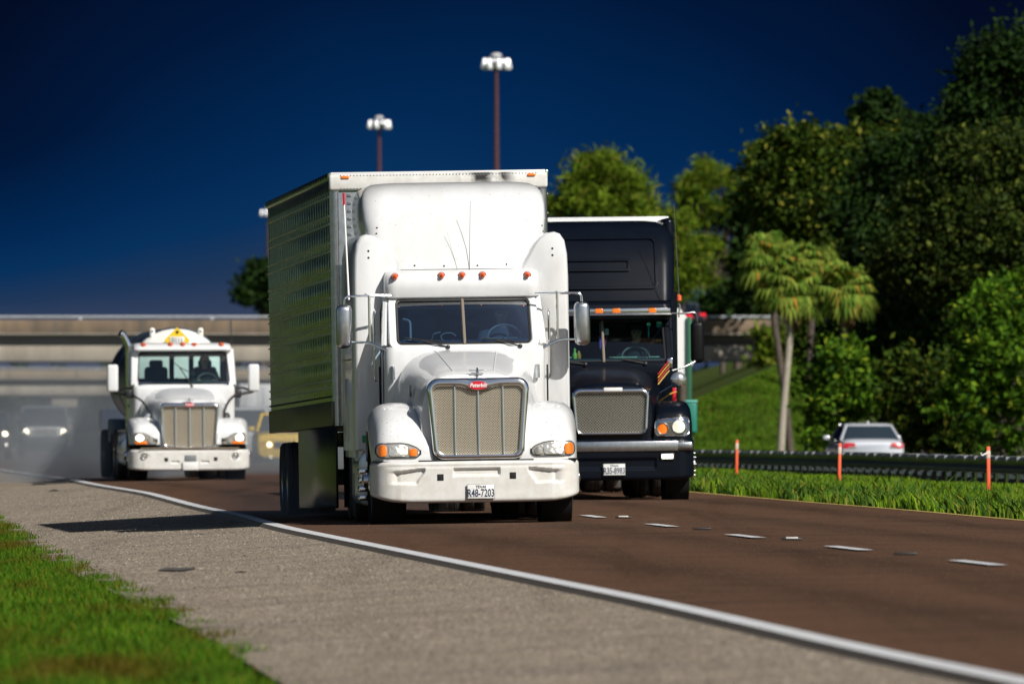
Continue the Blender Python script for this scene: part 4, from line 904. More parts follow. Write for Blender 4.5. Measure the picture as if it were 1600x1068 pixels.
def trailer(name, D, X0, yaw, roll, pitch, Lg, hw, zb, zt, side_m, front_m, top_m, fancy, z0=0.0):
    o = empty(name, (X0, D, z0), (pitch, -roll, yaw)); h = hw
    MB().box((0, Lg / 2, (zb + zt) / 2), (2 * h - .03, Lg - .04, zt - zb - .02), .02).build('box', side_m, o)
    MB().box((0, -.004, (zb + zt - .20) / 2), (2 * h - .22, .03, zt - zb - .24), .008).build('front_panel', front_m, o)
    for s in (-1, 1):
        MB().lathe([(zb, .001), (zb, .075), (zt - .20, .075), (zt - .20, .001)], (s * (h - .075), .06, 0), 'z', 20).build('corner_post', chrome_d if fancy else white, o)
        MB().box((s * (h - .015), Lg / 2, zt - .02), (.06, Lg, .09), .02).build('top_rail', side_m if fancy else white, o)
        MB().box((s * (h - .012), Lg / 2, zb + .15), (.05, Lg, .30), .008).build('bottom_rail', mat('rail_bronze', (.20, .19, .13), .4, .8, var=.5, vscale=9) if fancy else white, o)
    MB().box((0, .0, zt - .10), (2 * h, .10, .20), .035, 3).build('front_top_rail', top_m, o)
    MB().box((0, .05, zt + .012), (2 * h - .05, .12, .03), .008).build('roof_edge', white, o)
    for s in ((-1, 1) if fancy else ()):
        MB().box((s * (h - .20), -.055, zt - .035), (.10, .03, .034), .010).build('marker_light', amber, o)
    MB().box((0, Lg / 2, zt + .008), (2 * h - .08, Lg - .1, .03), .01).build('roof', white, o)
    m = MB(); m.box((0, Lg - .8, zb - .10), (1.1, 4.0, .18), .02); m.box((0, Lg - .1, .62), (2.2, .1, .1), .02); m.box((-.9, Lg - .1, .85), (.08, .08, .5)); m.box((.9, Lg - .1, .85), (.08, .08, .5)); m.build('bogie_frame', frame_m, o)
    for yy in (Lg - 3.0, Lg - 1.75):
        MB().tube([(-1, yy, .52), (1, yy, .52)], .07, 10).build('axle', frame_m, o)
        for s in (-1, 1): wheel(o, s * (h - .19), yy, side=s, steer=False, dual=True)
    for s in (-1, 1): MB().box((s * .62, 2.6, .62), (.12, .12, 1.0), .02).build('landing_leg', steel, o); MB().box((s * .95, Lg - .6, .6), (.6, .012, .75)).build('mud_flap', rubber, o)
    return o
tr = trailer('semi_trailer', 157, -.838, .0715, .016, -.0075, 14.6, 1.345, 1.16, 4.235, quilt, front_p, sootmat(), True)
for s in (-1, 1):
    z = 1.62; k = 0; m = MB()
    while z < 4.05: m.box((s * 1.346, 7.3, z), (.016, 14.5, .020), .003, 1); k += 1; z += .10 if k % 2 else .235
    m.build('seam', mat('seam_metal', (.62, .66, .56), .42, .9), tr)
    m = MB()
    for k in range(27): m.box((s * 1.343, .35 + k * .535, 2.83), (.011, .022, 2.40), .003, 1)
    m.build('side_rib', quilt, tr)
    MB().box((s * 1.30, 4.15, .66), (.03, 8.3, 1.02), .012).build('side_skirt', polish, tr)
    MB().box((s * 1.350, 7.3, 1.52), (.008, 14.5, .02)).build('dark_seam', dark, tr)
    for q in range(2):
        m = MB()
        for k in range(96): m.box((s * 1.349, .15 + k * .15, 1.24 + q * .12), (.01, .06, .035))
        m.build('slot_row', dark, tr)
m = MB()
for k in range(60): m.box((-1.2 + k * .0407, -.052, 4.22), (.012, .006, .012)); m.box((-1.2 + k * .0407, -.052, 4.06), (.012, .006, .012))
m.build('rivet_row', steel, tr)
m = MB()
for k in range(26): m.box((-1.10, -.024, 1.6 + k * .095), (.05, .014, .03), .004, 1); m.box((1.10, -.024, 1.6 + k * .095), (.05, .014, .03), .004, 1)
m.build('hinge_strip', steel, tr)
tag(tr, 'long white trailer with soot stained front edge and green reflecting quilted steel sides', 'trailer')

# ================================================================== black truck
def bump_black(x, z): return .03 * boxf(x, z, -.62, .62, .46, .60, .02)
KB = dict(paint=black_p, cab_hw=1.03, cowl=2.15, cab_back=3.7, glass=glassmat('blue_green_glass', (.42, .62, .66)), end=8.0, axle=1.25, drives=(5.9, 7.2),
    hood=[(.165, .50, 1.58, 5), (.175, .57, 1.66, 5), (.2, .61, 1.70, 4.5), (.4, .65, 1.75, 4.2), (.8, .71, 1.81, 4), (1.4, .80, 1.90, 3.8), (2.0, .90, 1.97, 3.6), (2.24, .93, 1.98, 3.6)],
    fender=[(.12, .60, 1.02, 1.16), (.14, .60, 1.09, 1.25), (.20, .60, 1.15, 1.33), (.32, .60, 1.18, 1.39), (.55, .60, 1.205, 1.44), (.9, .62, 1.215, 1.46), (1.3, .64, 1.215, 1.45), (1.65, .66, 1.20, 1.38), (1.9, .68, 1.19, 1.2), (2.0, .7, 1.17, 1.0)], fp=4.0,
    grille=dict(wt=.575, wb=.545, z0=.955, z1=1.655, r=.12, t=(.055, .085, .045), y=.05, lean=.05, core=darkmesh, mesh=wire2, cx=-.03, cell=.042, wire=.0085),
    bumper=dict(hw=1.20, z0=.29, z1=.90, m=black_p, f=bump_black, corner=.22, lift=.03), plate=(.0, -.02, .45, 'R35-8983'),
    ws=dict(hw0=.935, hw1=.92, z0=2.05, z1=2.67, y0=2.20, y1=2.60, split=True, bow=.05),
    roof=[(2.68, .99, 2.42, .10), (2.70, 1.03, 2.34, .12), (2.76, 1.04, 2.30, .12), (2.90, 1.04, 2.34, .14), (3.0, 1.04, 2.55, .16)],
    sleeper=[(.78, 1.20, 3.55, .12), (3.1, 1.20, 3.5, .16)], sl_back=6.3,
    fairing=[(2.96, 1.06, 2.45, .16, .03), (3.12, 1.085, 2.53, .18, .03), (3.5, 1.11, 2.68, .2, .03), (3.75, 1.135, 2.83, .24, .03), (3.90, 1.12, 2.94, .26, .03), (4.02, 1.07, 3.05, .28, .03), (4.10, .99, 3.16, .3, .03), (4.15, .89, 3.32, .3, .03), (4.17, .75, 3.6, .3, .02)],
    wipers=[(-.28, R(172), .34), (.62, R(168), .36)], dash=mat('dash_dark', (.015, .03, .04), .6))
tb, fb, bb, PB, cab = tractor('semi_truck', 189, 1.512, .052, .012, KB, .03)
tag(tb, 'black semi truck with silver mesh grille and plate R35-8983, partly behind the white truck', 'semi truck')
MB().box((0, -.008, .79), (1.90, .02, .145), .008).build('bumper_trim', chrome_d, tb)
for s in (-1, 1):
    MB().box((s * 1.03, .055, .79), (.30, .13, .145), .05, 4).build('bumper_trim', chrome_d, tb)
    b = fb[0] if s < 0 else fb[1]
    h = headlight(tb, b, s, [(x, z + (.0 if z < 1.1 else (x - .9) * .10)) for x, z in rr(.625, 1.125, .945, 1.20, .07)], [(ell(.975, 1.075, .095, .095), lit_w if False else mat('round_lamp', (.85, .82, .72), .15, .4, emit=(1, .9, .7), estr=.35), 'lamp'), (ell(.735, 1.045, .072, .075), amber, 'turn_signal')], housing=mat('chrome_housing', (.40, .42, .45), .12, 1), off=-.012)
    for cx, cz, r in ((.975, 1.075, .108), (.735, 1.045, .083)):
        P = projector(b, -.04); m = MB().tube([P(s * (cx + r * math.cos(a)), cz + r * math.sin(a)) for a in np.linspace(0, 2 * math.pi, 25)], .010, 6, False); m.build('lamp_ring', chrome, h)
    MB().box((s * .79, .0, .635), (.22, .05, .105), .02).build('fog_bezel', blackpl, tb); MB().box((s * .79, -.025, .635), (.17, .02, .07), .015).build('fog_light', lit_w, tb)
    mirror_set(tb, s, roundpath([(s * 1.0, 2.4, 2.76), (s * 1.25, 2.38, 2.76), (s * 1.40, 2.40, 2.78), (s * 1.42, 2.42, 2.62)], .06), roundpath([(s * 1.0, 2.30, 1.90), (s * 1.22, 2.34, 1.96), (s * 1.42, 2.42, 2.06), (s * 1.42, 2.42, 2.12)], .06), ((s * 1.42, 2.46, 2.33), (.20, .17, .63)), mat('mirror_black', (.004, .004, .005), .45, spec=.2), steel, None, .013)
    MB().tube(roundpath([(s * .72, 1.15, 1.42), (s * .72, 1.10, 1.55), (s * .98, .98, 1.70)], .04), .013, 8).build('mirror_stem', chrome, tb)
    q = MB().lathe([(-.05, .01), (-.045, .06), (-.02, .10), (.01, .118), (.02, .10), (.02, .01)], (s * 1.03, .93, 1.765), 'y', 24); q.build('fender_mirror', mat('mirror_bowl', (.8, .8, .78), .2, .9), tb)
    MB().box((s * 1.08, 4.2, .66), (.24, 1.9, .62), .1, 3).build('tank_fairing', black_p, tb)
    MB().box((s * 1.13, 5.2, 3.15), (.16, 1.8, 2.14), .075, 4).build('side_extender', black_p, tb)
m = MB(); m.lathe([(-.10, .01), (-.03, .035), (0, .05)], (1.235, 1.25, .72), 'x', 12)
for k in range(10): a = 2 * math.pi * k / 10; m.lathe([(0, .02), (.10, .004)], (1.19, 1.25 + .17 * math.cos(a), .515 + .17 * math.sin(a)), 'x', 8)
m.build('spiked_nuts', chrome, tb)
m = MB(); m.box((0, 2.285, 2.805), (2.02, .03, .075), .01); m.box((0, 2.27, 2.75), (2.04, .08, .02), .008); m.build('visor_strip', chrome, tb)
for x in (-.74, -.26, -.06, .20, .74): MB().box((x, 2.262, 2.81), (.115, .03, .068), .012).build('marker_light', amber, tb)
MB().box((.0, .03, 1.63), (.28, .03, .06), .025, 3).build('hood_badge', plate_w, tb)
# raised panels pressed into the black roof fairing
_fb = [c for c in tb.children if c.name.startswith('roof_fairing')][0]; _fbv = BVHTree.FromPolygons([v.co.copy() for v in _fb.data.vertices], [tuple(p.vertices) for p in _fb.data.polygons]); FP = projector(_fbv, -.002, 3.0)
for (x, zc, hw_, hz, r_) in ((-.08, 3.53, .93, .40, .1), (-.2, 3.50, .64, .10, .03)):
    a = rloop(hw_, hw_, zc - hz, zc + hz, r_, 8, 5, x); b2 = rloop(hw_ - .05, hw_ - .05, zc - hz + .05, zc + hz - .05, max(.02, r_ - .04), 8, 5, x)
    m = MB(); ringframe(m, a, b2, FP, [(0, -.03), (.2, .030), (.8, .030), (1, -.03)]); m.build('fairing_panel', black_p, tb)
MB().tube([(1.12, 2.1, 2.70), (1.14, 2.1, 2.88), (1.12, 2.1, 2.9)], .013, 6).build('antenna_bracket', chrome, tb); MB().lathe([(0, .01), (.02, .035), (.09, .035), (.11, .01)], (1.13, 2.1, 2.93), 'z', 12, True).build('antenna_coil', mat('coil_orange', (.7, .12, .05), .4), tb)
MB().tube([(1.13, 2.1, 3.02), (1.07, 2.1, 4.40)], [.006, .003], 5).build('antenna', steel, tb)
for k, (c, z) in enumerate([((.45, .02, .02), 1.98), ((.55, .30, .05), 1.93), ((.45, .05, .03), 1.88), ((.6, .4, .12), 1.83)]):
    MB().tube(roundpath([(.98, 2.2, z + .08), (.90, 1.8, z + .02), (.76, 1.5, z - .13)], .1), .008, 5).build('air_hose', mat('hose_%d' % k, c, .5), tb)
MB().tube(roundpath([(1.04, 1.9, 1.45), (1.04, 1.4, 1.60), (.92, 1.2, 1.56), (.76, 1.2, 1.45)], .1), .009, 5).build('air_hose', mat('hose_1', (.5, .3, .05), .5), tb)
MB().box((1.02, 1.75, 1.55), (.06, .05, .20), .01).build('red_coupling', red, tb); MB().box((.985, 2.18, 2.02), (.08, .06, .14), .015).build('hinge_cover', chrome, tb)
# things on the dashboard and hanging behind the glass
teal = mat('teal_print', (.10, .55, .42), .5); paper = mat('paper', (.45, .58, .42), .7)
MB().box((.30, 2.42, 2.115), (.42, .20, .015), .004).build('paper_sheet', paper, tb); MB().box((.76, 2.42, 2.115), (.16, .2, .015), .004).build('paper_sheet', paper, tb); MB().box((-.60, 2.42, 2.12), (.25, .2, .02), .004).build('paper_sheet', paper, tb)
MB().box((.86, 2.62, 2.60), (.075, .008, .08), .002).build('window_sticker', teal, tb)
m = MB().lathe([(-.01, .03), (.01, .03)], (.70, 2.60, 2.60), 'y', 16, True); m.box((.70, 2.60, 2.49), (.02, .01, .16), .004); m.build('toll_tag', teal, tb)
MB().tube([(-.03, 2.62, 2.64), (-.03, 2.60, 2.48)], .006, 5).build('pendant_cord', teal, tb); MB().lathe([(-.12, .008), (-.08, .02), (.06, .02), (.10, .006)], (-.03, 2.6, 2.36), 'z', 10).build('purple_pendant', mat('purple', (.20, .10, .5), .5), tb)
MB().box((.07, 2.62, 2.50), (.065, .03, .10), .02).build('white_pendant', plate_w, tb); MB().tube([(.07, 2.6, 2.43), (.03, 2.6, 2.28)], .012, 6).build('pink_pendant', mat('pink', (.5, .06, .14), .5), tb)
MB().lathe([(0, .03), (.07, .035), (.10, .015), (.14, .02), (.16, .004)], (-.42, 2.46, 2.10), 'z', 12, True).build('green_bottle', mat('bottle_green', (.35, .55, .12), .4), tb); MB().lathe([(0, .03), (.06, .035), (.12, .01)], (-.36, 2.46, 2.10), 'z', 12, True).build('orange_bottle', mat('bottle_orange', (.6, .25, .04), .4), tb)
person('person with hands resting on the wheel of the black truck', DRV(1.512, 189, .052, .50, 2.90, 1.80), .052, 'drivers behind windscreens', mat('shirt_black', (.012, .02, .03), .9))
t2 = trailer('semi_trailer', 196.2, 1.145, .0515, .012, 0, 14.6, 1.30, 1.16, 4.26, white, white, white, False, .03)
tag(t2, 'plain white box trailer just visible above the roof of the black truck', 'trailer')

# ================================================================== white tank truck
def bump_tank(x, z):
    return .03 * boxf(abs(x), z, .22, .38, .355, .40, .01) + .02 * max(0, 1 - ((abs(x) - .92) ** 2 / .014 + (z - .49) ** 2 / .006))
KT = dict(paint=white, cab_hw=1.04, cowl=2.10, cab_back=3.9, glass=glass_t, end=8.0, axle=1.2, drives=(5.9, 7.2),
    hood=[(.165, .50, 1.48, 5), (.175, .57, 1.555, 5), (.2, .60, 1.59, 4.5), (.5, .65, 1.66, 4.2), (1.0, .74, 1.76, 4), (1.6, .85, 1.85, 3.8), (2.0, .93, 1.90, 3.6), (2.2, .95, 1.90, 3.6)],
    fender=[(.12, .55, 1.03, .96), (.14, .55, 1.10, 1.02), (.20, .55, 1.15, 1.09), (.32, .55, 1.18, 1.16), (.55, .56, 1.205, 1.235), (.9, .58, 1.22, 1.275), (1.3, .6, 1.22, 1.28), (1.65, .62, 1.21, 1.22), (1.9, .66, 1.19, 1.05)], fp=3.2,
    grille=dict(wt=.595, wb=.55, z0=.68, z1=1.575, r=.09, t=(.05, .10, .05), y=.05, lean=.05, dip=.0, vee=.05, core=tanmesh, mesh=wire, bars=(-.285, 0, .285), barr=.020, cx=.0, cell=.05, wire=.01),
    badge=1.535, badge_s=.85, ornament=(1.56, .15),
    bumper=dict(hw=1.222, z0=.205, z1=.63, m=white_b, f=bump_tank, holes=[(-.48, .43), (.52, .44)], corner=.3, lift=.03), plate=(.01, -.02, .30, None),
    ws=dict(hw0=.935, hw1=.90, z0=1.955, z1=2.625, y0=2.16, y1=2.62, split=False, bow=.12, r=.09),
    roof=[(2.63, .96, 2.50, .14), (2.66, 1.0, 2.47, .16), (2.72, 1.0, 2.54, .18), (2.775, .98, 2.66, .2), (2.80, .9, 2.9, .25)],
    markers=[(-.80, 2.75), (-.25, 2.755), (-.0, 2.755), (.24, 2.755), (.79, 2.75)], mk=.045,
    wipers=[(.16, R(122), .45)], open_back=True, side_glass=glass_t)
tt, fb, bb, PT, cab = tractor('tank_truck', 258.5, -6.50, .080, .004, KT, -.01)
tag(tt, 'white truck cab with lit headlights and one piece windscreen, pulling the tank trailer', 'tank truck')
for s in (-1, 1):
    b = fb[0] if s < 0 else fb[1]
    headlight(tt, b, s, [(x, z - (.10 * (1 - smooth(.70, .95, x)) if z > .87 else 0)) for x, z in rr(.66, 1.13, .74, .955, .06)], [(ell(1.01, .865, .075, .062), lit, 'lamp'), (rr(.86, 1.10, .745, .80, .02), amber, 'turn_signal'), (ell(.80, .82, .06, .05), lens_w, 'lamp')])
    m = MB().lathe([(-.02, .045), (-.03, .060), (.01, .07)], (s * .92, .03, .50), 'y', 20); m.build('fog_ring', steel, tt); MB().lathe([(-.02, .002), (-.012, .045)], (s * .92, .025, .50), 'y', 16).build('fog_light', lens_w, tt)
    MB().box((s * 1.44, 2.45, 2.08), (.225, .20, .56), .05, 4).build('mirror', white, tt)
    m = MB().tube([(s * 1.00, 2.2, 1.72), (s * 1.20, 2.34, 1.76), (s * 1.42, 2.45, 1.80)], .032, 8); m.tube([(s * 1.04, 2.25, 1.88), (s * 1.22, 2.34, 1.88), (s * 1.38, 2.45, 1.82)], .024, 8); m.box((s * 1.10, 2.28, 1.76), (.16, .12, .17), .03); m.build('mirror_arm', blackpl, tt)
    MB().tube(roundpath([(s * 1.02, 2.2, 1.72), (s * .88, 1.6, 1.62), (s * .76, 1.1, 1.40), (s * .74, 1.0, 1.25)], .15), .022, 8).build('hood_mirror_arm', blackpl, tt)
    MB().lathe([(-.05, .01), (-.04, .05), (.0, .075), (.02, .05)], (s * .80, 1.0, 1.30), 'y', 16).build('hood_mirror', mat('mirror_bowl', (.8, .8, .78), .2, .9) if s < 0 else blackpl, tt)
    MB().box((s * 1.08, 4.0, .64), (.28, 1.6, .66), .1, 3).build('tank_fairing', white, tt)
MB().box((0, -.006, .655), (2.0, .02, .03), .006).build('bumper_gap', mat('tan_strip', (.16, .12, .08), .7), tt); MB().box((.01, .0, .455), (.24, .03, .13), .01).build('blank_plate', mat('grey_plate', (.16, .17, .18), .6), tt)
MB().tube(roundpath([(-1.02, 4.1, .9), (-1.02, 4.1, 2.75), (-1.14, 4.1, 2.98), (-1.20, 4.08, 3.02)], .18, 8), .075, 16).build('exhaust_stack', chrome, tt)
MB().tube([(1.02, 3.0, 2.7), (1.02, 3.05, 3.25)], .008, 5).build('antenna', blackpl, tt)
m = MB(); m.lathe([(0, .06), (.02, .05)], (.20, 2.52, 2.0), 'z', 10, True); m.tube([(.20, 2.52, 2.0), (.20, 2.5, 2.14)], .012, 6); m.lathe([(-.02, .05), (0, .06), (.02, .05)], (.20, 2.5, 2.17), 'y', 12, True); m.build('dash_mount', blackpl, tt)
person('person driving the white tank truck, dark against its bright rear window', DRV(-6.5, 258.5, .08, .47, 3.2, 1.70), .08, 'drivers behind windscreens', mat('shirt_black', (.012, .02, .03), .9))
# tank trailer behind it
tk = empty('tank_trailer', (-6.95, 264.4, -.01), (0, 0, .070)); tm = mat('tank_white', (.78, .78, .75), .35, coat=.4, dirt=(.5, .46, .38), damt=.5, vscale=2); tsteel = mat('dark_tank_steel', (.05, .075, .11), .35, .6, var=.3)
MB().lathe([(0, .02), (.02, .5), (.07, .82), (.16, .97), (.30, 1.03)], (.03, 0, 2.08), 'y', 48).build('tank_head', tm, tk)
MB().lathe([(.30, 1.03), (.32, 1.05), (9.5, 1.05), (9.6, .9)], (.03, 0, 2.08), 'y', 48).build('tank', tsteel, tk)
for k in range(3): MB().lathe([(-.04, 1.05), (-.03, 1.065), (.03, 1.065), (.04, 1.05)], (.03, .6 + k * 4.2, 2.08), 'y', 48).build('tank_band', tsteel, tk)
for s in (-1, 1): MB().box((.03 + s * .50, .28, 3.02), (.11, .10, .22), .04, 3).build('lifting_ear', tm, tk); MB().lathe([(0, .02), (.01, .02)], (.03 + s * .50, .22, 3.06), 'y', 8, True).build('ear_hole', dark, tk)
MB().box((.03, 4.9, .95), (.9, 9.2, .2), .02).build('tank_frame', frame_m, tk); MB().box((-1.02, 4.5, 1.0), (.3, 3.0, .5), .05).build('side_locker', mat('locker_blue', (.04, .07, .12), .5), tk)
m = MB(); m.add([(.03, -.10, 3.14), (.30, -.10, 2.87), (.03, -.10, 2.60), (-.24, -.10, 2.87), (.03, -.085, 3.14), (.30, -.085, 2.87), (.03, -.085, 2.60), (-.24, -.085, 2.87)], [(0, 1, 2, 3), (7, 6, 5, 4), (0, 4, 5, 1), (1, 5, 6, 2), (2, 6, 7, 3), (3, 7, 4, 0)]); pl = m.build('placard', mat('placard_yellow', (.75, .50, .01), .5), tk, smooth=False)
MB().box((.03, -.106, 2.88), (.30, .008, .13), .002).build('number_panel', plate_w, pl); text_mesh('placard_number', '0111', .14, ink, pl, (.03, -.112, 2.88), sx=.85); MB().lathe([(0, .032), (.006, .03)], (.03, -.108, 3.04), 'y', 12, True).build('flame_symbol', dark, pl)
for yy in (7.4, 8.7):
    for s in (-1, 1): wheel(tk, s * 1.06, yy, side=s, steer=False, dual=True)
tag(tk, 'tank trailer with white front dome and yellow diamond placard', 'tank trailer')

# ================================================================== cars
def car(name, px, D, paint, P, yaw=.06, z0=None, rear=False):
    X = at(px, D); u = X - E(D)
    if z0 is None: z0 = gz(2, D) if u < 9 else (-.38 + drop(D))
    o = empty(name, (X, D, z0), (0, 0, yaw)); hw, Lc, H = P['hw'], P['L'], P['H']; zb = P['belt']; zh = P.get('hood', zb - .05); sq = P.get('sq', .22)
    # lower body, lofted front to back; y=0 is the end facing the camera
    rings = []
    for y, wf, zt in [(0, .90, zh - .16), (.04, .95, zh - .07), (.16, .985, zh - .02), (.5, 1.0, zh), (P['ws0'], 1.0, zb - .01), (P['ws0'] + .3, 1.0, zb), (P['rw1'] - .2, 1.0, zb), (Lc - .3, .99, P.get('tail', zb - .02)), (Lc - .06, .95, P.get('tail', zb) - .12), (Lc, .88, P.get('tail', zb) - .25)]:
        h2 = hw * wf; pts = []
        for k in range(32):
            a = 2 * math.pi * k / 32; c, sn = math.cos(a), math.sin(a); e = 2 / P.get('pw', 5)
            pts.append((h2 * math.copysign(abs(c) ** e, c), y, (zt + .24) / 2 + (zt - .24) / 2 * math.copysign(abs(sn) ** e, sn)))
        rings.append(pts)
    m = MB(); m.loft(rings, True, True, True); m.build('body', paint, o, ang=50); bv = m.bvh()
    # greenhouse
    w0, w1, r0, r1 = P['ws0'], P['ws1'], P['rw0'], P['rw1']; tw_ = P.get('tw', .80)
    def ring(t, z, k=0): return planring(hw * lerp(.96, tw_, t) + k, lerp(w0, w1, t) - k, lerp(r1, r0, t) + k, sq, sq, z, bow=.05)
    m = MB(); m.loft([ring(0, zb - .02), ring(.45, lerp(zb, H - .05, .48)), ring(.9, H - .07)], True); m.build('cabin_glass', P.get('glass', mat('car_glass', (.02, .03, .04), .08, 0, 1)), o, ang=50)
    m = MB(); m.loft([ring(.86, H - .085, .008), ring(.95, H - .045), ring(1.0, H - .02, -.02), ring(1.0, H, -.14)], True, True, True); m.build('roof', paint, o, ang=50)
    for s in (-1, 1):
        for (ya, yb_) in ((w0 - .01, w1 + .02), (r1 + .01, r0 - .02)):
            MB().tube([(s * hw * .925, ya + (.07 if ya < yb_ else -.07), zb - .03), (s * (hw * tw_ - .03), yb_, H - .06)], .045, 8).build('pillar', paint, o)
        MB().box((s * (hw * 1.0 + .09), w0 + (.35 if not rear else Lc * .5), zb + .06), (.19, .10, .14), .045, 3).build('door_mirror', P.get('mir', paint), o)
        for yy in (P.get('wf', .85), Lc - P.get('wr', .85)): wheel(o, s * (hw - .11), yy, P.get('wr_', .33), .22, side=s)
    return o, bv
def lampset(o, bv, pos, r, m, name='headlight', oval=1.0):
    for s in (-1, 1):
        P_ = projector(bv, -.015, .05); x, z = pos
        q = MB(); patch(q, ell(s * x, z, r * oval, r), P_, 3); q.build(name, m, o, ang=180)
silver = mat('silver_paint', (.66, .69, .74), .25, .5, .8); yel = mat('yellow_paint', (.75, .50, .03), .3, 0, .7); greyp = mat('grey_paint', (.11, .13, .15), .35, .2, .5)
darkred = mat('tail_light_red', (.45, .01, .02), .25, coat=.6)
# silver saloon on the opposite carriageway, seen from behind
o, bv = car('silver_car', 1364, 343, silver, dict(hw=.87, L=4.7, H=1.44, belt=.98, hood=1.03, ws0=.55, ws1=1.15, rw0=2.7, rw1=3.6, tail=.85, tw=.72, sq=.2), yaw=.075, rear=True, z0=-.30)
for s in (-1, 1):
    q = MB(); patch(q, rr(*((.48, .86) if s > 0 else (-.86, -.48)), .76, .91, .05), projector(bv, -.012, .1), 4); t_ = q.build('tail_light', darkred, o, ang=180)
    q = MB(); patch(q, rr(*((.44, .66) if s > 0 else (-.66, -.44)), .775, .81, .01), projector(bv, -.022, .1), 3); q.build('reverse_lamp', lens_w, t_, ang=180)
MB().box((.02, .02, .72), (.34, .03, .16), .01).build('licence_plate', mat('faded_plate', (.45, .48, .52), .5, var=.3, vscale=30), o); MB().box((0, .0, .58), (1.6, .05, .10), .03).build('bumper_lip', silver, o)
MB().box((0, 1.35, 1.46), (.05, .16, .06), .02, 2).build('roof_antenna', white, o); MB().box((.0, .03, .82), (.6, .03, .025), .008).build('boot_trim', chrome, o)
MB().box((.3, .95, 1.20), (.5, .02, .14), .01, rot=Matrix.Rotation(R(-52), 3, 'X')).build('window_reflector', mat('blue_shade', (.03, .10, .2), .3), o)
tag(o, 'silver car seen from behind, driving away beyond the guard rail', 'car')
# grey off-roader with lit round lamps
o, bv = car('off_roader', 70, 455, greyp, dict(hw=.88, L=4.3, H=1.86, belt=1.22, hood=1.14, ws0=1.35, ws1=1.50, rw0=4.1, rw1=4.2, tw=.9, sq=.06, pw=9, tail=1.2, wr_=.40), yaw=.055, z0=-.12)
gm = MB().box((0, -.02, .93), (1.14, .06, .34), .012).build('grille', mat('grille_grey', (.75, .78, .80), .5, .1), o)
for k in range(7): MB().box((-.36 + k * .12, -.055, .94), (.06, .03, .26), .012).build('grille_slot', dark, gm)
lampset(o, bv, (.655, .93), .11, lit); 
for s in (-1, 1): MB().box((s * .80, .25, .84), (.34, .9, .16), .06, 3).build('mudguard', greyp, o)
MB().box((0, -.12, .52), (1.6, .22, .20), .04).build('bumper', blackpl, o)
tag(o, 'grey boxy off-roader with slotted grille and lit round headlights in the spray', 'off-roader')
# vehicle cut by the left frame edge
o, bv = car('dark_car', -22, 440, mat('maroon_dark_paint', (.05, .045, .05), .3, 0, .6), dict(hw=.90, L=4.6, H=1.68, belt=1.1, hood=1.0, ws0=1.1, ws1=1.7, rw0=4.0, rw1=4.3, tw=.82), yaw=.055, z0=-.12)
lampset(o, bv, (.66, .88), .09, lit); lampset(o, bv, (.70, .50), .05, lit_w, 'fog_light')
tag(o, 'dark vehicle with one lit headlight showing at the left edge of the photo', 'car')
# yellow car behind the trailer
o, bv = car('yellow_car', 446, 392, yel, dict(hw=.90, L=4.6, H=1.62, belt=1.05, hood=.98, ws0=1.1, ws1=1.8, rw0=3.7, rw1=4.2, tw=.76), yaw=.055, z0=-.16)
lampset(o, bv, (.49, .63), .075, lit); lampset(o, bv, (.45, .25), .045, lit_w, 'fog_light'); MB().box((0, .0, .62), (.7, .04, .20), .03).build('grille', blackpl, o)
tag(o, 'yellow car with lit lamps peeking out left of the big trailer', 'car')
# pale utility vehicle and the box truck behind it
o, bv = car('silver_suv', 383, 430, mat('pale_silver', (.62, .64, .66), .3, .3, .5), dict(hw=.93, L=4.8, H=1.85, belt=1.18, hood=1.08, ws0=1.2, ws1=1.8, rw0=4.3, rw1=4.6, tw=.84), yaw=.055, z0=-.2)
lampset(o, bv, (.70, .84), .085, lens_w); tag(o, 'pale silver vehicle mostly hidden by the tank truck, its lamp showing beside its right headlight', 'suv')
o = empty('box_truck', (at(420, 520), 520, -.35), (0, 0, .055))
MB().box((0, 4.2, 2.0), (2.3, 6.4, 2.1), .04).build('cargo_box', mat('grey_white_panel', (.60, .62, .64), .5, var=.2), o)
m = MB(); m.loft([planring(1.02, y0, 1.6, .2, .1, z) for z, y0 in [(.45, -.6), (1.1, -.55), (1.3, -.3), (2.0, .4), (2.15, .7)]], True, True, True); m.build('cab', mat('grey_cab', (.35, .38, .4), .4), o)
for k in (-.7, .0, .7): MB().box((k, .98, 2.3), (.40, .02, 1.2), .01).build('white_panel', white, o)
for s in (-1, 1): wheel(o, s * .9, .4, .42, .24, side=s); wheel(o, s * .9, 5.4, .42, .24, side=s, steer=False)
tag(o, 'far box truck with white upright panels behind the yellow car', 'truck')
# dark blue work vehicle behind the tank truck
o = empty('service_truck', (at(222, 330), 330, -.08), (0, 0, .06)); bl = mat('deep_blue_paint', (.008, .022, .06), .35, 0, .4)
MB().box((0, 1.6, 1.15), (2.1, 3.0, .86), .05).build('tool_body', bl, o); MB().box((-.50, -.06, .80), (1.1, .16, .44), .03).build('bumper', mat('dull_silver', (.22, .25, .29), .45, .3), o); MB().box((-.50, -.145, .81), (.7, .02, .07), .01).build('slot', dark, o)
m = MB(); m.box((0, 2.2, .62), (1.9, 4.2, .22), .03);  m.build('chassis', frame_m, o)
for s in (-1, 1): wheel(o, s * .85, .8, .42, .24, side=s); wheel(o, s * .85, 3.6, .42, .24, side=s, steer=False)
tag(o, 'dark blue service vehicle with pale bumper, half hidden left of the tank truck', 'truck')
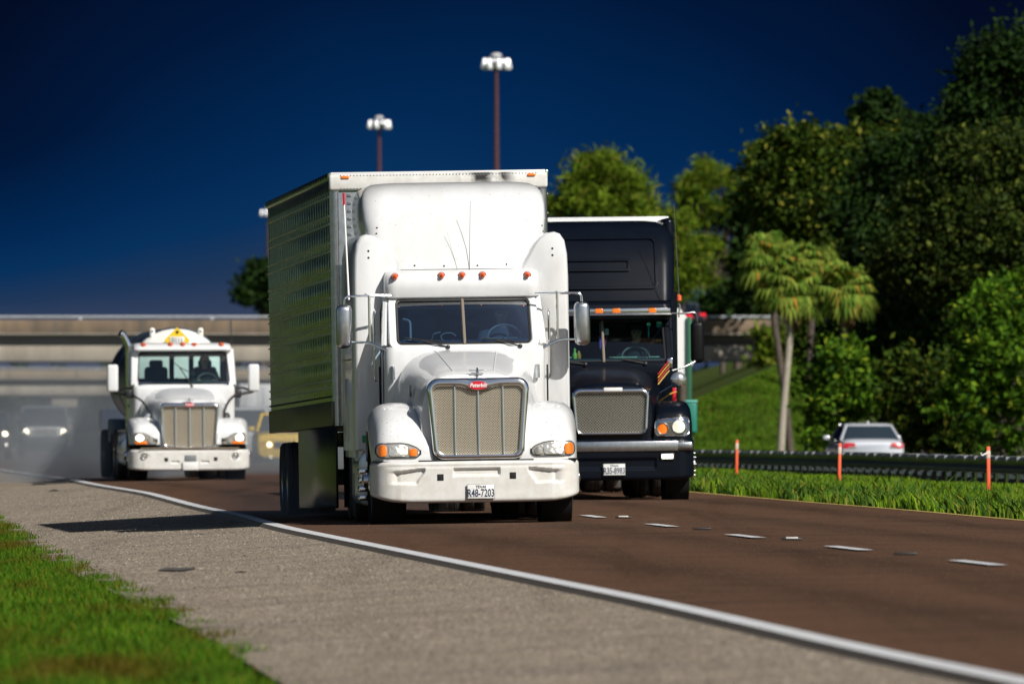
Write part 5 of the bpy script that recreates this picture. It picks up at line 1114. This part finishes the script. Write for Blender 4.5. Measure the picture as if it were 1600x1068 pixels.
# dark vehicle on the overpass
o, bv = car('suv_on_bridge', 1092, 700.8, mat('bridge_suv_paint', (.10, .12, .15), .3, .3, .6), dict(hw=.95, L=4.7, H=1.75, belt=1.15, hood=1.1, ws0=.3, ws1=.5, rw0=3.6, rw1=4.4, tw=.86), yaw=R(62), z0=zt - 1.0, rear=True)
lampset(o, bv, (.80, 1.0), .14, mat('lit_tail_light', (.6, .01, .02), .3, emit=(1, .02, .05), estr=1.2), 'tail_light', .8)
tag(o, 'dark vehicle with red tail light crossing the overpass at right', 'suv')

# ================================================================== roadside sign, post, cabinet
o = empty('road_sign', (at(1074, 300), 300, -.02)); gp = mat('green_post', (.015, .10, .05), .5, .2)
MB().box((.045, 0, 1.2), (.11, .07, 4.9), .01).build('post', gp, o)
m = MB(); pts = [(-.40, 3.85), (-.17, 3.85), (.17, 3.42), (.17, 2.62), (-.06, 2.22), (-.40, 2.22)]
m.loft([[(x, .05, z) for x, z in pts], [(x, .07, z) for x, z in pts]], True, True, True); m.build('sign_panel', mat('sign_back', (.75, .76, .76), .5), o, smooth=False)
tag(o, 'white sign panel on a green post, right beside the black truck cab', 'sign')
o = empty('utility_cabinet', (at(1080, 285), 285, -.05)); tc_ = mat('teal_plastic', (.015, .20, .15), .5, var=.3)
MB().box((0, 0, 1.32), (.26, .28, .70), .06, 3).build('cabinet', tc_, o); MB().box((0, 0, 1.68), (.28, .30, .06), .025, 3).build('lid', mat('teal_lid', (.10, .38, .32), .5), o); MB().box((0, 0, .48), (.09, .09, 1.0), .02).build('post', gp, o)
tag(o, 'small teal utility box on a post behind the black truck headlight', 'cabinet')

# ================================================================== trees
bark = mat('bark', (.09, .07, .055), .9, var=.5, vscale=5, bump=.6, bscale=20)
palebark = mat('pale_palm_bark', (.34, .31, .25), .85, dirt=(.2, .17, .13), damt=.7, vscale=6)
f_dark = foliage('foliage_dark', (.004, .014, .002), (.018, .044, .004), trans=.08)
f_mid = foliage('foliage_mid', (.010, .028, .002), (.055, .095, .007), c3=(.19, .18, .02), trans=.18)
f_olive = foliage('foliage_olive', (.006, .016, .002), (.038, .062, .006), c3=(.12, .14, .02), trans=.1)
f_bright = foliage('foliage_bright', (.010, .045, .003), (.10, .21, .010), c3=(.26, .32, .02), trans=.25)
f_pine = foliage('foliage_pine', (.035, .085, .005), (.16, .235, .012), c3=(.24, .20, .04), trans=.25)
def leafcloud(blobs, n, size, per=26, asp=.5, droop=0.0, shell=.55, cs=.45):
    """blobs: (x,y,z,rx,ry,rz) -> leaf quads gathered in twigs through the crown volume"""
    vol = np.array([b[3] * b[4] * b[5] for b in blobs]) ** .67; vol /= vol.sum(); nc = max(1, n // per)
    bi = rng.choice(len(blobs), nc, p=vol); B = np.array(blobs)[bi]; v = rng.normal(size=(nc, 3)); v /= np.linalg.norm(v, axis=1)[:, None]
    r = shell + (1 - shell) * rng.random(nc) ** .6; r *= 1 + .16 * rng.normal(size=nc); C = B[:, :3] + v * r[:, None] * B[:, 3:]
    cl = rng.uniform(.5, 1.35, nc) * cs; C = np.repeat(C, per, 0); cl = np.repeat(cl, per); m = len(C); P = C + rng.normal(size=(m, 3)) * cl[:, None] * np.array([.55, .55, .38])
    a = rng.normal(size=(m, 3)); a[:, 2] -= droop; a /= np.linalg.norm(a, axis=1)[:, None]; b = np.cross(a, rng.normal(size=(m, 3))); b /= np.linalg.norm(b, axis=1)[:, None]
    s = size * rng.uniform(.55, 1.35, m)[:, None]; up = np.cross(a, b) * s * .14
    V = np.stack([P - a * s, P + b * s * asp + up, P + a * s, P - b * s * asp + up], 1).reshape(-1, 3); F = np.arange(m * 4).reshape(-1, 4); return V, F
def tree(name, label, D, blobs_px, n, size, m, cat='tree', base=None, trunk_r=.22, z0=None, grp=None, depth=1.0, per=45, cs=.6, asp=.5, shell=.55):
    bl = []
    for (px, py, rx, rz) in blobs_px:
        k = D / FPX; dy = rng.uniform(-1, 1) * rx * k * .5; bl.append((at(px, D), D + dy, zof(py, D), rx * k, max(rx, rz) * k * depth, rz * k))
    if cat == 'tree' and name in ('oak_tree', 'pine_tree', 'far_tree'):
        for b in bl[:]:
            for q in range(5):
                a = rng.uniform(0, 2 * np.pi); e = rng.uniform(-.4, 1.2); rr_ = rng.uniform(.28, .48); f = rng.uniform(.85, 1.12)
                bl.append((b[0] + b[3] * f * math.cos(a) * math.cos(e), b[1] - abs(b[4] * f * math.sin(a) * math.cos(e)), b[2] + b[5] * f * math.sin(e), b[3] * rr_, b[4] * rr_, b[5] * rr_))
    cx = at(base, D) if base else float(np.mean([b[0] for b in bl])); zg = terrain(cx - E(D), D) if z0 is None else z0
    o = empty(name, (cx, D, zg)); L_ = lambda b: (b[0] - cx, b[1] - D, b[2] - zg) + tuple(b[3:])
    bl = [L_(b) for b in bl]; V, F = leafcloud(bl, n, size, per=per, cs=cs, asp=asp, shell=shell); np_mesh('crown', V, F, m, o)
    t = MB(); top = max(b[2] for b in bl); fork = max(.5, min(b[2] for b in bl) - .6)
    t.tube([(0, 0, -.4), (.05, 0, fork * .5), (-.08, .05, fork), (.0, 0, fork + (top - fork) * .4)], [trunk_r * 1.25, trunk_r, trunk_r * .8, trunk_r * .5], 9)
    for b in bl: mid = Vector((b[0] * .35, b[1] * .35, lerp(fork, b[2], .45))); t.tube([(0, 0, fork * .9), mid, (b[0], b[1], b[2])], [trunk_r * .55, trunk_r * .35, trunk_r * .10], 6)
    t.build('trunk', bark, o); tag(o, label, cat, grp); return o
G1 = 'trees on the right bank'
tree('oak_tree', 'tallest dark tree at the top right corner', 430, [(1592, 110, 60, 62), (1545, 175, 58, 60), (1600, 200, 70, 70), (1530, 250, 60, 50), (1582, 265, 70, 60)], 42000, .125, f_dark, grp=G1, base=1585)
tree('oak_tree', 'dark tree left of the tallest corner tree, round crown against the sky', 448, [(1430, 258, 62, 50), (1480, 232, 50, 50), (1400, 300, 70, 65), (1470, 320, 75, 75), (1395, 380, 80, 70), (1465, 400, 90, 70)], 48000, .125, f_dark, grp=G1, base=1440)
tree('oak_tree', 'mid green tree whose lumpy top meets the sky above the palms', 470, [(1225, 250, 42, 36), (1285, 240, 55, 42), (1345, 246, 52, 44), (1220, 310, 50, 50), (1300, 320, 68, 60), (1360, 330, 58, 60), (1330, 380, 70, 50)], 42000, .13, f_mid, grp=G1, base=1300)
tree('cypress_tree', 'pair of thin pointed tree tops standing up behind the mid green tree', 520, [(1362, 175, 14, 30), (1388, 170, 10, 32), (1342, 190, 9, 22), (1410, 190, 22, 22)], 3500, .16, f_dark, grp=G1, cs=.3, trunk_r=.12, base=1375)
tree('oak_tree', 'olive green tree with fine leaves at the right edge, in front of the tallest one', 402, [(1535, 255, 62, 42), (1590, 300, 60, 70), (1470, 330, 60, 55), (1540, 360, 80, 70), (1440, 410, 60, 60), (1600, 400, 70, 70), (1510, 440, 70, 60)], 42000, .10, f_olive, grp=G1, base=1560, shell=.7, cs=.5)
tree('oak_tree', 'deep shaded tree low behind the bright bushes at right', 436, [(1450, 480, 80, 80), (1500, 520, 90, 90), (1570, 500, 90, 90), (1370, 560, 80, 80), (1440, 610, 110, 70), (1560, 610, 100, 70)], 32000, .14, f_dark, grp=G1, base=1480, shell=.4)
G2 = 'leafy bushes beyond the guard rail'
tree('leafy_bush', 'bright broad leafed bush left of the silver car', 392, [(1320, 570, 40, 50), (1300, 640, 36, 50), (1345, 610, 34, 40), (1285, 690, 26, 26)], 6000, .11, f_bright, 'bush', grp=G2, trunk_r=.07, per=30, cs=.36, asp=.5)
tree('leafy_bush', 'bright broad leafed bush with long drooping shoots at the right edge', 380, [(1545, 520, 60, 70), (1590, 580, 50, 70), (1520, 620, 55, 60), (1580, 480, 50, 60), (1575, 660, 60, 50)], 10000, .115, f_bright, 'bush', grp=G2, trunk_r=.07, per=30, cs=.36, asp=.5)
tree('leafy_bush', 'middle broad leafed bush right behind the silver car', 386, [(1430, 660, 50, 40), (1470, 610, 50, 55), (1410, 590, 45, 45), (1490, 690, 40, 30)], 9000, .11, f_mid, 'bush', grp=G2, trunk_r=.07, per=30, cs=.36, asp=.5)
tree('leafy_bush', 'fresh green bush filling the gap under the palm crowns', 447, [(1290, 500, 40, 40), (1340, 470, 50, 40), (1265, 540, 26, 30), (1400, 430, 40, 50), (1330, 530, 50, 40)], 9000, .13, f_mid, 'bush', grp=G2, trunk_r=.08, per=14, cs=.5)
def pine(label, D, base, blobs_px, n, m=None, z0=None, size=.22):
    blobs_px = [(a, b, c * .82, e * .82) for a, b, c, e in blobs_px]; o = tree('pine_tree', label, D, blobs_px, n, size, m or f_pine, base=base, per=50, cs=.62, asp=.13, shell=.25, grp='pines behind the black truck', trunk_r=.17, z0=z0); return o
pine('open pine with sky showing through, right of the black truck antenna', 790, 1128, [(1075, 300, 26, 26), (1110, 275, 30, 24), (1150, 290, 30, 26), (1085, 345, 30, 22), (1135, 335, 30, 26), (1165, 340, 26, 30), (1175, 300, 22, 30), (1105, 385, 26, 18), (1160, 400, 26, 22), (1095, 440, 22, 16), (1140, 450, 22, 16), (1190, 375, 20, 24), (1195, 250, 22, 26), (1180, 440, 24, 20)], 15000, z0=0, size=.36)
tree('oak_tree', 'dark tree added to shade the right end of the overpass, mostly hidden by the palms', 692, [(1190, 350, 36, 46), (1225, 330, 50, 60), (1175, 420, 18, 36), (1215, 420, 50, 40), (1290, 400, 60, 60)], 12000, .28, f_dark, z0=3, cs=1.0)  # tree added to cast shade on the right end of the overpass
pine('broad sunlit pine rising above the black truck roof', 600, 945, [(935, 270, 34, 26), (905, 290, 28, 24), (965, 280, 30, 26), (930, 315, 36, 22), (985, 305, 28, 22), (880, 325, 26, 14), (1005, 330, 22, 16), (960, 335, 40, 16), (1000, 345, 26, 16)], 15000, z0=0, size=.30)
pine('lower sunlit pine between the black truck and the open pine', 560, 1065, [(1052, 350, 18, 22), (1060, 390, 22, 26), (1075, 420, 22, 24), (1058, 440, 20, 24), (1040, 410, 14, 40)], 10000, z0=0, size=.24)
tree('far_tree', 'hazy dark green tree standing above the overpass left of the big trailer', 1000, [(408, 432, 22, 18), (400, 455, 24, 20), (382, 466, 12, 10), (425, 470, 26, 24), (440, 440, 24, 26)], 7000, .28, f_dark, cs=.8, z0=0)
tree('far_tree', 'dark treetops above the overpass just right of the black truck mirror', 760, [(1140, 480, 26, 16), (1180, 470, 30, 30), (1170, 510, 30, 26), (1110, 478, 14, 8)], 9000, .25, f_dark, cs=.7, z0=4)

_bl = [(x, 1250 + rng.uniform(-30, 60), 2.2 + rng.uniform(-.5, .8), 5, 6, rng.uniform(3.2, 5.0)) for x in np.arange(-70, 60, 4.5)]
_V, _F = leafcloud(_bl, 16000, .75, per=40, cs=1.5); tag(np_mesh('far_wood', _V, _F, f_dark), 'distant dark wood seen under the bridges', None, kind='stuff')
frond_g = foliage('palm_green', (.06, .15, .012), (.26, .33, .05), c3=(.45, .22, .03), trans=.35); frond_d = foliage('palm_dead', (.16, .09, .03), (.34, .24, .12), trans=.15)
def fan(C, dirv, ln, m_v, m_f, seg=15, spread=1.9):
    """a costapalmate frond: stalk then folded blades radiating from its end"""
    d = Vector(dirv).normalized(); side = d.cross(Vector((0, 0, 1))); side = side.normalized() if side.length > .1 else Vector((1, 0, 0)); nrm = side.cross(d)
    hub = Vector(C) + d * ln * .55; o = len(m_v); m_v += [Vector(C) + side * .02, Vector(C) - side * .02, hub]; m_f.append((o, o + 1, o + 2))
    for k in range(seg):
        a = lerp(-spread, spread, k / (seg - 1)); ll = ln * .62 * (1 - .25 * abs(a) / spread) * random.uniform(.85, 1.1)
        dd = (d * math.cos(a) + side * math.sin(a) * 1.0); tip = hub + dd * ll + Vector((0, 0, -ll * .55)) + nrm * .02; mid = hub + dd * ll * .6; w_ = side * math.cos(a) * .05 * ln - d * math.sin(a) * .05 * ln
        o = len(m_v); m_v += [hub, mid + w_, tip, mid - w_]; m_f.append((o, o + 1, o + 2, o + 3))
def palm(label, px, pyc, D, pxb, trunk_m, nf=46, ln=1.5, dead=26, pyb=None):
    X0, Z = at(px, D), zof(pyc, D); Xb = at(pxb, D); zg = terrain(Xb - E(D), D); o = empty('palm_tree', (Xb, D, zg)); dx = X0 - Xb; h = Z - zg
    MB().tube([(0, 0, -.3), (dx * .35, 0, h * .35), (dx * .85, 0, h * .72), (dx, 0, h)], [.15, .125, .12, .14], 10).build('trunk', trunk_m, o)
    V, F = [], []
    for k in range(nf):
        a = random.uniform(0, 2 * math.pi); e = math.asin(random.uniform(-.6, .98)); fan((dx, 0, h + .15), (math.cos(a) * math.cos(e), math.sin(a) * math.cos(e), math.sin(e)), ln * random.uniform(.8, 1.15), V, F)
    np_mesh('fronds', np.array([tuple(v) for v in V]), np.array([f if len(f) == 4 else f + (f[2],) for f in F]), frond_g, o) if False else None
    m = MB(); m.v = [tuple(v) for v in V]; m.f = F; m.build('fronds', frond_g, o, smooth=False, recalc=False)
    V, F = [], []
    for k in range(int(dead * .45)):
        a = random.uniform(0, 2 * math.pi); e = -random.uniform(.45, 1.45); fan((dx, 0, h - .1), (math.cos(a) * math.cos(e), math.sin(a) * math.cos(e), math.sin(e)), ln * random.uniform(.5, .75), V, F, 9, 1.0)
    m = MB(); m.v = [tuple(v) for v in V]; m.f = F; m.build('dead_fronds', frond_d, o, smooth=False, recalc=False)
    tag(o, label, 'palm tree', 'cabbage palms by the embankment')
palm('palm with the long pale leaning trunk standing on the grass slope', 1236, 460, 433, 1217, palebark, 95, 1.2, 34)
palm('palm crown right of the pale trunked palm', 1318, 462, 428, 1322, bark, 80, 1.1, 34)
palm('palm crown behind and above the pale trunked palm, with orange brown fronds', 1205, 418, 445, 1238, bark, 80, 1.2, 34)
palm('small palm crown low between the other palms', 1268, 430, 441, 1262, bark, 70, 1.15, 34)
tree('shrub', 'brownish shrub on top of the slope beside the overpass end', 610, [(1215, 560, 26, 20), (1250, 555, 26, 22), (1280, 575, 20, 24), (1205, 530, 22, 20)], 6000, .2, f_pine, 'bush', cs=.5, trunk_r=.06)

# ================================================================== spray from the wheels
def vol(name, loc, size, dens, colr, noise, fall, label, aniso=.35, edge=.3):
    m = bpy.data.materials.new(name); m.use_nodes = True; t = m.node_tree; n = t.nodes; l = t.links; n.remove(n['Principled BSDF'])
    pv = n.new('ShaderNodeVolumePrincipled'); pv.inputs['Color'].default_value = (*colr, 1); pv.inputs['Anisotropy'].default_value = aniso
    tcn = n.new('ShaderNodeTexCoord'); sp = n.new('ShaderNodeSeparateXYZ'); l.new(tcn.outputs['Generated'], sp.inputs[0])
    def mm(op, a, b, cl=False):
        q = n.new('ShaderNodeMath'); q.operation = op; q.use_clamp = cl
        for i, v in enumerate((a, b)):
            if isinstance(v, (int, float)): q.inputs[i].default_value = v
            else: l.new(v, q.inputs[i])
        return q.outputs[0]
    def edgef(s, e): # bell along an axis
        a = mm('MULTIPLY', mm('MULTIPLY', s, mm('SUBTRACT', 1.0, s)), 4.0); return mm('MULTIPLY', a, 1 / e, True)
    no = n.new('ShaderNodeTexNoise'); no.inputs['Scale'].default_value = noise; no.inputs['Detail'].default_value = 3; l.new(tcn.outputs['Object'], no.inputs['Vector'])
    r = n.new('ShaderNodeMapRange'); l.new(no.outputs[0], r.inputs['Value']); r.inputs['From Min'].default_value = .35; r.inputs['From Max'].default_value = .65; r.inputs['To Min'].default_value = .25; r.inputs['To Max'].default_value = 1.5
    zf = mm('POWER', mm('SUBTRACT', 1.0, sp.outputs[2], True), fall)
    d = mm('MULTIPLY', mm('MULTIPLY', edgef(sp.outputs[0], edge), edgef(sp.outputs[1], edge)), mm('MULTIPLY', zf, r.outputs[0])); l.new(mm('MULTIPLY', d, dens), pv.inputs['Density'])
    l.new(pv.outputs[0], n['Material Output'].inputs['Volume'])
    o = MB().box((0, 0, 0), size).build(name, m); o.location = loc; return tag(o, label, None, kind='stuff')
vol('road_spray', (at(160, 400) + 1.5, 420, 1.9), (30, 290, 4.4), .0062, (.66, .72, .78), .25, 1.1, 'grey spray hanging over the road behind the tank truck')
vol('wheel_spray', (at(150, 275), 277, 1.15), (4.6, 26, 2.5), .12, (.75, .80, .86), .8, 1.5, 'dense plume of spray beside the tank truck wheels', edge=.7)
vol('wheel_spray', (at(500, 166), 168, .45), (3.6, 20, 1.0), .055, (.75, .80, .86), 1.2, 1.4, 'thin spray around the rear wheels of the white truck', edge=.7)
vol('wheel_spray', (at(405, 300), 300, 1.0), (5.5, 56, 2.4), .024, (.75, .79, .84), .5, .8, 'pale spray drifting between the tank truck and the yellow car', edge=.6)
